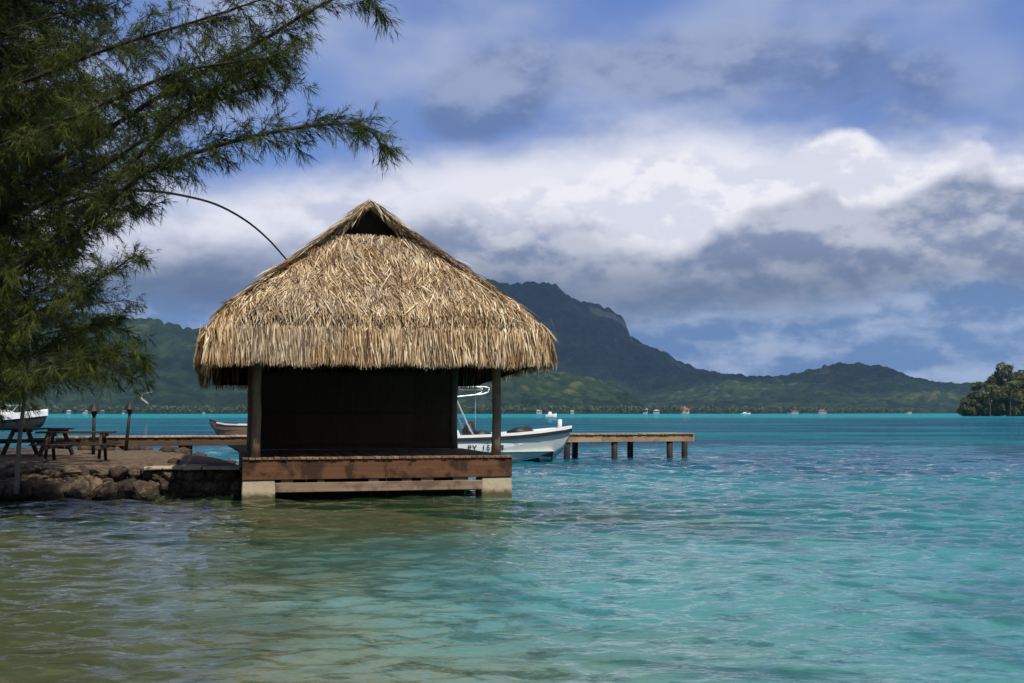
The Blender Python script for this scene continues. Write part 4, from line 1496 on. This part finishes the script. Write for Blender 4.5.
def boulder_mesh(seed):
    g = np.random.default_rng(seed)
    bm = bmesh.new()
    bmesh.ops.create_icosphere(bm, subdivisions=3, radius=1)
    nrm = g.normal(size=(9, 3))
    nrm /= np.linalg.norm(nrm, axis=1)[:, None]
    lim = g.uniform(0.52, 0.9, 9)
    for v in bm.verts:
        c = np.array(v.co)
        for n_, l_ in zip(nrm, lim):
            d_ = c @ n_
            if d_ > l_: c = c - n_ * (d_ - l_) * 0.85
        c *= 1 + 0.09 * math.sin(c[0] * 5 + seed * 2) * math.sin(c[2] * 4 + seed) + 0.05 * math.sin(c[0] * 9 + seed) * math.sin(c[1] * 6 + 2) + 0.03 * math.sin(c[2] * 13 + seed)
        v.co = c
    me = bpy.data.meshes.new('boulder')
    bm.to_mesh(me); bm.free()
    me.materials.append(MATS['rock'])
    return me


BM = [boulder_mesh(s) for s in range(7)]
rw = random.Random(4)
MB().box(-0.05, 2.08, 0.16, 0.6, -0.8, 0.60).build('wall_core', 'rock', wall)
for row, (z, r0) in enumerate(((-0.35, 0.30), (-0.02, 0.27), (0.25, 0.23), (0.48, 0.19))):
    x = -0.05 + 0.12 * (row % 2)
    while x < 2.0:
        r = r0 * rw.uniform(0.75, 1.25)
        o = bpy.data.objects.new('wall_stone', BM[rw.randrange(7)])
        link(o, wall)
        o.location = (x + r * 0.5, 0.13 + rw.uniform(-0.04, 0.04), z + rw.uniform(-0.03, 0.03))
        o.scale = (r * 0.95, 0.22, r0 * 0.78)
        o.rotation_euler = (rw.uniform(-.2, .2), rw.uniform(-.25, .25), rw.choice((0, math.pi)) + rw.uniform(-.3, .3))
        x += r * 1.25
front = [(146, .34, .27), (128, .42, .34), (108, .38, .28), (90, .44, .36), (70, .36, .30), (52, .44, .36), (32, .38, .34), (14, .42, .34), (-4, .4, .3)]
back_ = [(152, .26, .16), (138, .30, .17), (121, .28, .20), (105, .33, .17), (86, .28, .20), (68, .34, .19), (50, .28, .18), (33, .33, .19), (16, .28, .2), (2, .3, .18)]
ords = ['first', 'second', 'third', 'fourth', 'fifth', 'sixth', 'seventh', 'eighth', 'ninth', 'tenth']
for row, (lst, nm, dy) in enumerate(((front, 'large boulder in the waterline row, %s from the retaining wall', 0.0), (back_, 'smaller boulder in the upper row, %s from the retaining wall', 0.75))):
    for i, (px, r, h) in enumerate(lst):
        Yd = 26.1 + dy + 0.15 * math.sin(i * 2.1)
        o = bpy.data.objects.new('boulder', BM[(i * 3 + row) % 7])
        link(o)
        o.location = ((px - 512) / F * Yd, Yd, (0.14 if row == 0 else 0.53))
        o.scale = (r * 1.15, r * 0.8, h if row == 0 else h * 0.9)
        o.rotation_euler = (0.15 * math.sin(i), 0.12 * math.cos(i * 3), i * 1.3)
        tag(o, nm % ords[i], 'boulder', 'boulders along the shore left of the hut')
# small stones between, uncountable
g = np.random.default_rng(77)
bmv, bmf, cnt = [], [], []
sm_m = BM[2]
sv = np.array([v.co for v in sm_m.vertices]); sf = [tuple(p.vertices) for p in sm_m.polygons]
bm = bmesh.new(); bmesh.ops.create_icosphere(bm, subdivisions=1, radius=1)
sv = np.array([v.co for v in bm.verts]); sf = np.array([[v.index for v in f_.verts] for f_ in bm.faces]); bm.free()
Vs, Fs = [], []
for i in range(420):
    x = g.uniform(-14.5, -6.6); y = 26.0 + g.normal(0, 0.55) + (0.5 if x > -8.6 else 0)
    if x < -11.6: y -= (-11.6 - x) * 0.35
    if i > 260:
        x = g.uniform(-15, -6.9); y = 38 + g.normal(0, 1.6) + (-8 - x) * 0.65
    s_ = g.uniform(0.05, 0.16) * (1.6 if i > 260 else 1)
    base = max(gh(x, y), -0.35)
    Fs.append(sf + len(Vs) * len(sv))
    Vs.append((sv * (1 + g.normal(0, 0.16, sv.shape))) * s_ * np.array([1.2, 1, 0.7]) + np.array([x, y, base + s_ * 0.2]))
o = np_mesh('shore_stones', np.concatenate(Vs), np.concatenate(Fs).ravel(), np.full(420 * len(sf), 3), 'rock', None, None, False)
tag(o, 'small loose stones scattered along the shore edge', 'stones', kind='stuff')


# ------------------------------------------------------------------ picnic tables
def picnic_table(px, Yd, rz, label, L=1.9):
    x = (px - 512) / F * Yd
    z = gh(x, Yd)
    e = empty('picnic_table', (x, Yd, z), rz)
    tag(e, label, 'picnic table', 'dark picnic tables on the shore')
    for i in range(5):
        MB().box(-L / 2, L / 2, -0.36 + i * 0.146, -0.36 + i * 0.146 + 0.136, 0.72, 0.765).build('table_plank', 'table_wood', e, bevel=0.006)
    for s in (-1, 1):
        for q in range(2):
            y = s * (0.70 + q * 0.13) - 0.06
            MB().box(-L / 2 - 0.05, L / 2 + 0.05, y, y + 0.12, 0.42, 0.46).build('seat_plank', 'table_wood', e, bevel=0.006)
    for xx in (-L * 0.34, L * 0.34):
        for s in (-1, 1):
            MB().bar((xx, s * 0.26, 0.72), (xx, s * 0.66, 0.0), 0.10, 0.07, (1, 0, 0)).build('leg', 'table_wood', e)
        MB().box(xx + 0.055, xx + 0.10, -0.86, 0.86, 0.33, 0.415).build('seat_support', 'table_wood', e)
        MB().box(xx + 0.055, xx + 0.10, -0.36, 0.36, 0.63, 0.715).build('top_support', 'table_wood', e)


picnic_table(78, 30.0, R(12), 'dark picnic table nearer the hut, its legs on the sand behind the boulders')
picnic_table(40, 33.0, R(-20), 'dark picnic table further left, behind the thin grey trunk')


# ------------------------------------------------------------------ torches
def torch(px, ptop, Yd, label, lean):
    x = (px - 512) / F * Yd
    z0 = gh(x, Yd) - 0.05
    top = PX(px, ptop, Yd).z - z0
    e = empty('tiki_torch', (x, Yd, z0))
    tag(e, label, 'torch', 'tiki torches on the shore')
    MB().tube([(-lean, 0, 0), (-lean * .4, 0, (top - 0.35) * .6), (0, 0, top - 0.35)], [0.055, 0.05, 0.045], 8).build('pole', 'torch_metal', e, smooth=True)
    MB().tube([(0, 0, top - 0.42), (0, 0, top - 0.33), (0, 0, top - 0.27)], [0.05, 0.085, 0.08], 10).build('bowl', 'torch_metal', e)
    MB().tube([(0, 0, top - 0.268), (0, 0, top - 0.12), (0, 0, top)], [0.19, 0.10, 0.012], 10).build('cap', 'torch_metal', e)


torch(95, 402, 34.0, 'black tiki torch with conical cap nearest the picnic tables', 0.0)
torch(130.5, 401, 37.0, 'black tiki torch with conical cap, right of the pair, leaning slightly', 0.10)


# ------------------------------------------------------------------ ironwood trees
def spline(pts, n):
    pts = [Vector(p) for p in pts]
    P = [pts[0] * 2 - pts[1]] + pts + [pts[-1] * 2 - pts[-2]]
    out = []
    per = max(2, n // (len(pts) - 1))
    for i in range(1, len(P) - 2):
        for k in range(per):
            t = k / per
            a, b, c, d = P[i - 1], P[i], P[i + 1], P[i + 2]
            out.append(0.5 * ((2 * b) + (c - a) * t + (2 * a - 5 * b + 4 * c - d) * t * t + (3 * b - a - 3 * c + d) * t ** 3))
    out.append(pts[-1])
    return out


class Foliage:
    def __init__(self, seed):
        self.tw = []           # (base, dir, length, tint)
        self.r = random.Random(seed)

    def rv(self, s=1.0):
        r = self.r
        return Vector((r.gauss(0, s), r.gauss(0, s), r.gauss(0, s)))

    def branch(self, P0, d0, L, mb, r0, dens, tint, lvl=1):
        """A side branch: grows along d0, sags at the tip, carries twigs."""
        n = max(4, int(L / 0.14))
        p, d = P0.copy(), d0.normalized()
        pts = [p.copy()]
        for i in range(n):
            d = (d + self.rv(0.06) + Vector((0, 0, 0.02 if i < n * 0.5 else -0.05))).normalized()
            p = p + d * (L / n)
            pts.append(p.copy())
            if i >= 1:
                k = dens * (0.6 + 0.8 * i / n)
                for _ in range(int(k) + (1 if self.r.random() < k % 1 else 0)):
                    u = (d * 0.8 + self.rv(0.5) + Vector((0, 0, -0.02))).normalized()
                    self.tw.append((p - d * self.r.uniform(0, L / n), u, self.r.uniform(0.16, 0.36), tint + self.r.gauss(0, 0.10)))
                if lvl > 0 and self.r.random() < 0.36:
                    u = (d * 0.9 + self.rv(0.45)).normalized()
                    self.branch(p, u, L * self.r.uniform(0.3, 0.5), mb, r0 * 0.5, dens, tint, lvl - 1)
        mb.tube(pts, [r0 * (1 - 0.85 * i / n) for i in range(len(pts))], 3, cap=False)

    def limb(self, pts, r0, r1, mb, sub, dens, start=0.3, blen=1.2, tint=0.45, every=0.2):
        sp = spline(pts, 26)
        n = len(sp)
        mb.tube(sp, [r0 + (r1 - r0) * i / (n - 1) for i in range(n)], 7)
        tot = sum((sp[i + 1] - sp[i]).length for i in range(n - 1))
        acc = 0
        nxt = tot * start
        for i in range(n - 1):
            seg_ = sp[i + 1] - sp[i]
            acc += seg_.length
            while acc > nxt:
                f_ = nxt / tot
                d = seg_.normalized()
                u = (d * 0.85 + self.rv(0.42)).normalized()
                L = blen * (1.15 - 0.75 * f_) * self.r.uniform(0.6, 1.2)
                sub.append((sp[i + 1].copy(), u, max(L, 0.25), max(0.008, r0 * 0.28 * (1.2 - f_)), dens, tint + self.r.gauss(0, 0.10)))
                if f_ > 0.55:
                    for _ in range(3):
                        self.tw.append((sp[i + 1] - d * self.r.uniform(0, 0.15), (d * 0.7 + self.rv(0.5)).normalized(), self.r.uniform(0.15, 0.32), tint + self.r.gauss(0, 0.12)))
                nxt += every * self.r.uniform(0.6, 1.3)

    def needles(self, name, parent, per=17, seed=0, nl=(0.09, 0.20), nw=0.0095):
        per = max(6, min(per, int(900000 / max(1, len(self.tw)))))
        print('NEEDLES', len(self.tw), per)
        g = np.random.default_rng(seed)
        B = np.array([t[0] for t in self.tw]); D = np.array([t[1] for t in self.tw]); L = np.array([t[2] for t in self.tw]); T = np.array([t[3] for t in self.tw])
        n = len(B)
        B, D, L, T = [np.repeat(a, per, 0) for a in (B, D, L, T)]
        N = n * per
        s = g.random(N)
        base = B + D * (L * s)[:, None]
        base[:, 2] -= 0.25 * (L * s) ** 1.5
        d = D * 0.95 + g.normal(0, 0.36, (N, 3)) + np.array([0, 0, -0.18])
        d /= np.linalg.norm(d, axis=1)[:, None]
        ln = g.uniform(nl[0], nl[1], N)
        tip = base + d * ln[:, None] + np.array([0, 0, -1.0]) * (ln * 0.22)[:, None]
        sd_ = np.cross(d, g.normal(size=(N, 3)))
        sd_ /= np.linalg.norm(sd_, axis=1)[:, None] + 1e-9
        w = nw * g.uniform(0.7, 1.3, N)[:, None] * np.where(T < 0.4, 1.35, 1.0)[:, None]
        V = np.stack([base - sd_ * w * 0.5, base + sd_ * w * 0.5, tip], axis=1).reshape(-1, 3)
        tint = np.clip(T + g.normal(0, 0.10, N), 0, 1)
        o = np_mesh(name, V, np.arange(N * 3), np.full(N, 3), 'needles', parent, {'tint': np.repeat(tint, 3)})
        tag(o, kind='stuff')
        return o


def at(px, py, Y): return PX(px, py, Y)


def ironwood():
    e = empty('ironwood_tree', (-14.0, 23.8, 0.55))
    tag(e, 'big feathery ironwood tree overhanging the left side of the picture', 'tree', 'ironwood trees on the left shore')
    off = Vector(e.location)
    loc = lambda p: Vector(p) - off
    Fo = Foliage(3)
    TR = [(-14.0, 23.8, 0.2), (-13.8, 23.6, 4.5), (-13.9, 23.5, 9.5), (-13.6, 23.6, 14.5), (-13.5, 23.6, 18.5)]
    sp = spline([loc(p) for p in TR], 30)
    MB().tube(sp, [0.34 - 0.29 * i / (len(sp) - 1) for i in range(len(sp))], 12).build('trunk', 'bark', e, smooth=True)
    subs = []
    big = [  # limbs one can follow in the picture, px, py, Y
        ([(-120, 330, 17.4), (-20, 300, 17.0), (60, 232, 16.6), (130, 165, 16.2), (185, 112, 16.0), (240, 78, 15.8), (292, 50, 15.6)], 0.09, 0.014, 0.35, 0.75, 0.20),
        ([(-120, 300, 17.3), (0, 270, 16.6), (80, 228, 16.2), (140, 176, 15.8), (210, 148, 15.6), (290, 130, 15.4), (350, 124, 15.3), (388, 126, 15.2), (412, 148, 15.2)], 0.08, 0.010, 0.42, 0.50, 0.15),
        ([(-120, 230, 17.5), (0, 190, 17.6), (90, 140, 17.4), (170, 90, 17.2), (250, 48, 17.0), (320, 12, 16.8), (375, -8, 16.7), (400, 6, 16.6)], 0.085, 0.010, 0.40, 0.62, 0.18),
        ([(-120, 180, 17.0), (-10, 150, 16.4), (90, 110, 15.8), (170, 75, 15.5), (235, 62, 15.3), (290, 58, 15.2)], 0.07, 0.010, 0.35, 0.80, 0.17),
        ([(-120, 260, 17.8), (0, 225, 18.2), (90, 175, 18.6), (160, 130, 18.8), (225, 98, 18.9), (280, 84, 19.0)], 0.07, 0.010, 0.38, 0.85, 0.17),
        ([(-120, 120, 17.2), (0, 90, 16.8), (110, 48, 16.4), (200, 20, 16.2), (280, -5, 16.0)], 0.07, 0.010, 0.3, 1.0, 0.17),
        ([(-120, 380, 17.4), (-30, 345, 16.8), (30, 315, 16.4), (90, 285, 16.2), (135, 255, 16.1)], 0.06, 0.010, 0.3, 0.8, 0.16),
        ([(-120, 410, 17.4), (-40, 390, 16.6), (30, 372, 16.2), (90, 362, 16.0), (135, 352, 16.0)], 0.05, 0.010, 0.2, 0.7, 0.15),
        ([(-120, 420, 17.4), (-40, 400, 18.2), (40, 350, 18.8), (110, 318, 19.0)], 0.05, 0.010, 0.2, 0.8, 0.15),
        ([(-120, 350, 17.4), (-20, 300, 18.2), (60, 250, 19.0), (110, 215, 19.2), (150, 205, 19.4)], 0.05, 0.010, 0.25, 0.8, 0.16),
    ]
    for (pl_, r0, r1, st, bl, ev) in big:
        mb = MB()
        Fo.limb([loc(at(q[0] - 26 * max(0, (q[0] - 250) / 150), q[1], 23.5 - 5.4 * min(1, max(0, (q[0] + 120) / 380)) + (q[2] - 17.0) * 0.7)) for q in pl_], r0 * 0.75, r1, mb, subs, 2.6, st * 0.55, bl * 1.15, 0.56, ev * 0.85)
        mb.build('limb', 'bark', e, smooth=True)
    # limbs filling the crown round the trunk
    r = random.Random(12)
    for i in range(120):
        z = 2.2 + 15.6 * (i / 119) ** 0.9
        a = i * 2.399 + r.uniform(-0.3, 0.3)
        if i % 5 < 3: a = r.uniform(-1.5, 0.9)
        L = (2.6 + 2.1 * math.sin(math.pi * min(1, (z - 1.5) / 17)) ) * 1.3 * r.uniform(0.75, 1.05)
        if z > 9: L *= 0.9
        p0 = loc((-13.8, 23.6, z))
        up = r.uniform(0.15, 0.6)
        d = Vector((math.cos(a), math.sin(a), 0))
        pts = [p0, p0 + d * L * 0.35 + Vector((0, 0, up * L * 0.25)), p0 + d * L * 0.7 + Vector((0, 0, up * L * 0.55)), p0 + d * L + Vector((0, 0, up * L * 0.65))]
        mb = MB()
        Fo.limb(pts, 0.045, 0.010, mb, subs, 2.3, 0.2, 1.3, 0.22, 0.21)  # low tint paints the inner crown's shade into the needles
        mb.build('limb', 'bark', e, smooth=True)
    mb = MB()
    for (p, u, L, rr_, de, ti) in subs:
        Fo.branch(p, u, L, mb, rr_, de, ti, 1)
    o = mb.build('branchlets', 'bark', e)
    tag(o, kind='stuff')
    Fo.needles('foliage', e, 22, 4)
    print('twigs', len(Fo.tw))
    # bare arching branch that ends at the hut roof
    pts = spline([loc(at(60, 205, 20.8)), loc(at(108, 191, 21.3)), loc(at(150, 191, 22)), loc(at(180, 195, 22.6)), loc(at(215, 204, 23.4)), loc(at(245, 220, 24.2)), loc(at(268, 239, 25.0)), loc(at(286, 259, 25.6))], 40)
    mb = MB()
    mb.tube(pts, [0.034 - 0.016 * i / (len(pts) - 1) for i in range(len(pts))], 6)
    k = len(pts) * 5 // 14
    mb.tube([pts[k], pts[k] + Vector((0.06, 0, 0.12)), pts[k] + Vector((0.05, 0, 0.3))], [0.012, 0.009, 0.004], 5)
    mb.tube([pts[k] + Vector((0.06, 0, 0.12)), pts[k] + Vector((0.2, 0, 0.19)), pts[k] + Vector((0.32, 0, 0.17))], [0.009, 0.007, 0.003], 5)
    tag(mb.build('bare_branch', 'dark_stick', e, smooth=True), 'long bare dark branch arching to the hut roof')
    return e


tree = ironwood()


def young_ironwood():
    base = at(17, 480, 25.7)
    e = empty('ironwood_tree', (base.x, base.y, 0.35))
    tag(e, 'thin grey-trunked young ironwood standing on the boulders at left', 'tree', 'ironwood trees on the left shore')
    Fo = Foliage(8)
    sp = spline([(0, 0, -0.2), (0.02, 0, 0.8), (0.10, 0.0, 1.7), (0.16, 0.1, 3.0), (0.1, 0.1, 5.2), (0.15, 0, 7.0)], 20)
    MB().tube(sp, [0.062 - 0.045 * i / (len(sp) - 1) for i in range(len(sp))], 9).build('trunk', 'grey_trunk', e, smooth=True)
    subs = []
    r = random.Random(5)
    for i in range(34):
        z = 2.15 + 4.6 * (i / 33)
        a = i * 2.399
        L = (2.7 - 1.9 * (i / 33)) * r.uniform(0.7, 1.1)
        d = Vector((math.cos(a), math.sin(a), 0))
        p0 = Vector((0.12, 0.05, z))
        mb = MB()
        Fo.limb([p0, p0 + d * L * 0.4 + Vector((0, 0, L * 0.10)), p0 + d * L * 0.75 + Vector((0, 0, L * 0.12)), p0 + d * L + Vector((0, 0, L * 0.05))], 0.025, 0.007, mb, subs, 1.7, 0.15, 0.8, 0.30, 0.22)
        mb.build('limb', 'bark', e, smooth=True)
    mb = MB()
    for (p, u, L, rr_, de, ti) in subs:
        Fo.branch(p, u, L, mb, rr_, de, ti, 0)
    tag(mb.build('branchlets', 'bark', e), kind='stuff')
    Fo.needles('foliage', e, 13, 6, nw=0.013)
    print('twigs young', len(Fo.tw))


young_ironwood()
t2 = dup(tree)                                       # a second big tree further along the shore, behind the first
t2.location = (-17.2, 30.5, 0.5)
t2.rotation_euler = (0, 0, R(140))
t2['label'] = 'ironwood tree further back on the left shore behind the overhanging one'
for ch in list(t2.children):
    if ch.name.startswith('bare_branch'):
        bpy.data.objects.remove(ch)

t3 = dup(t2)
t3.location = (-17.4, 38.5, 0.5)
t3.rotation_euler = (0, 0, R(250))
t3['label'] = 'rearmost ironwood tree on the left shore, mostly hidden by the nearer two'

# ------------------------------------------------------------------ haze over the lagoon
hz = MB().box(-8000, 8000, -400, 7500, -9, 556).build('haze', 'white_paint')
hm = bpy.data.materials.new('haze')
hm.use_nodes = True
n = NT(hm.node_tree)
pv = n.node('ShaderNodeVolumePrincipled')
pv.inputs['Color'].default_value = (0.42, 0.62, 1.0, 1)
pv.inputs['Density'].default_value = 3.8e-5
pv.inputs['Anisotropy'].default_value = 0.0
out = n.node('ShaderNodeOutputMaterial')
n.put(out.inputs['Volume'], pv.outputs[0])
hz.data.materials.clear()
hz.data.materials.append(hm)
tag(hz, 'thin blue haze over the lagoon and the far hills', 'haze', kind='stuff')

# ------------------------------------------------------------------ unseen clouds added above the view to shade mountain and right hills
def shade_cloud(name, cx0, cy0, z0, ax, ay, th, seed, label):
    n1, n2 = 96, 40
    V = []
    for j in range(n2 + 1):
        for i in range(n1):
            a, b = 2 * math.pi * i / n1, -math.pi / 2 + math.pi * j / n2
            V.append((math.cos(a) * math.cos(b), math.sin(a) * math.cos(b), math.sin(b)))
    V = np.array(V)
    d1, _ = domes(V[:, 0] * 3 + V[:, 2] * 1.7 + 40, V[:, 1] * 3 - V[:, 2] + 40, 1.0, seed)
    d2, _ = domes(V[:, 0] * 8 + V[:, 2] * 3 + 70, V[:, 1] * 8 + V[:, 2] * 2 + 70, 1.0, seed + 3)
    r = 0.62 + 0.34 * d1 + 0.16 * d2 + 0.3 * (fbm(V[:, 0] * 2 + seed + 20, V[:, 1] * 2 + 20, 4) - 0.5)
    P = V * r[:, None]
    P[:, 2] = np.where(P[:, 2] < 0, P[:, 2] * 0.35, P[:, 2])
    P = P * np.array([ax, ay, th]) + np.array([cx0, cy0, z0])
    f = [(j * n1 + i, j * n1 + (i + 1) % n1, (j + 1) * n1 + (i + 1) % n1, (j + 1) * n1 + i) for j in range(n2) for i in range(n1)]
    o = np_mesh(name, P, np.array(f).ravel(), np.full(len(f), 4), 'white_paint', None, None, True)
    m_ = bpy.data.materials.get('shade_cloud')
    if m_ is None:
        m_ = bpy.data.materials.new('shade_cloud')
        m_.use_nodes = True
        n = NT(m_.node_tree)
        pv = n.node('ShaderNodeVolumePrincipled')
        pv.inputs['Color'].default_value = (0.97, 0.98, 1.0, 1)
        pv.inputs['Density'].default_value = 0.0052
        pv.inputs['Anisotropy'].default_value = 0.3
        out = n.node('ShaderNodeOutputMaterial')
        n.put(out.inputs['Volume'], pv.outputs[0])
    o.data.materials.clear()
    o.data.materials.append(m_)
    tag(o, label, 'shade_cloud', kind='stuff')


shade_cloud('shade_cloud', 450, 3150, 1750, 1750, 900, 380, 2.0, 'broad unseen cumulus added above the picture to shade the mountain')
shade_cloud('shade_cloud', 1560, 2330, 1800, 620, 420, 300, 5.0, 'smaller unseen cumulus added above the picture to shade the right hills')
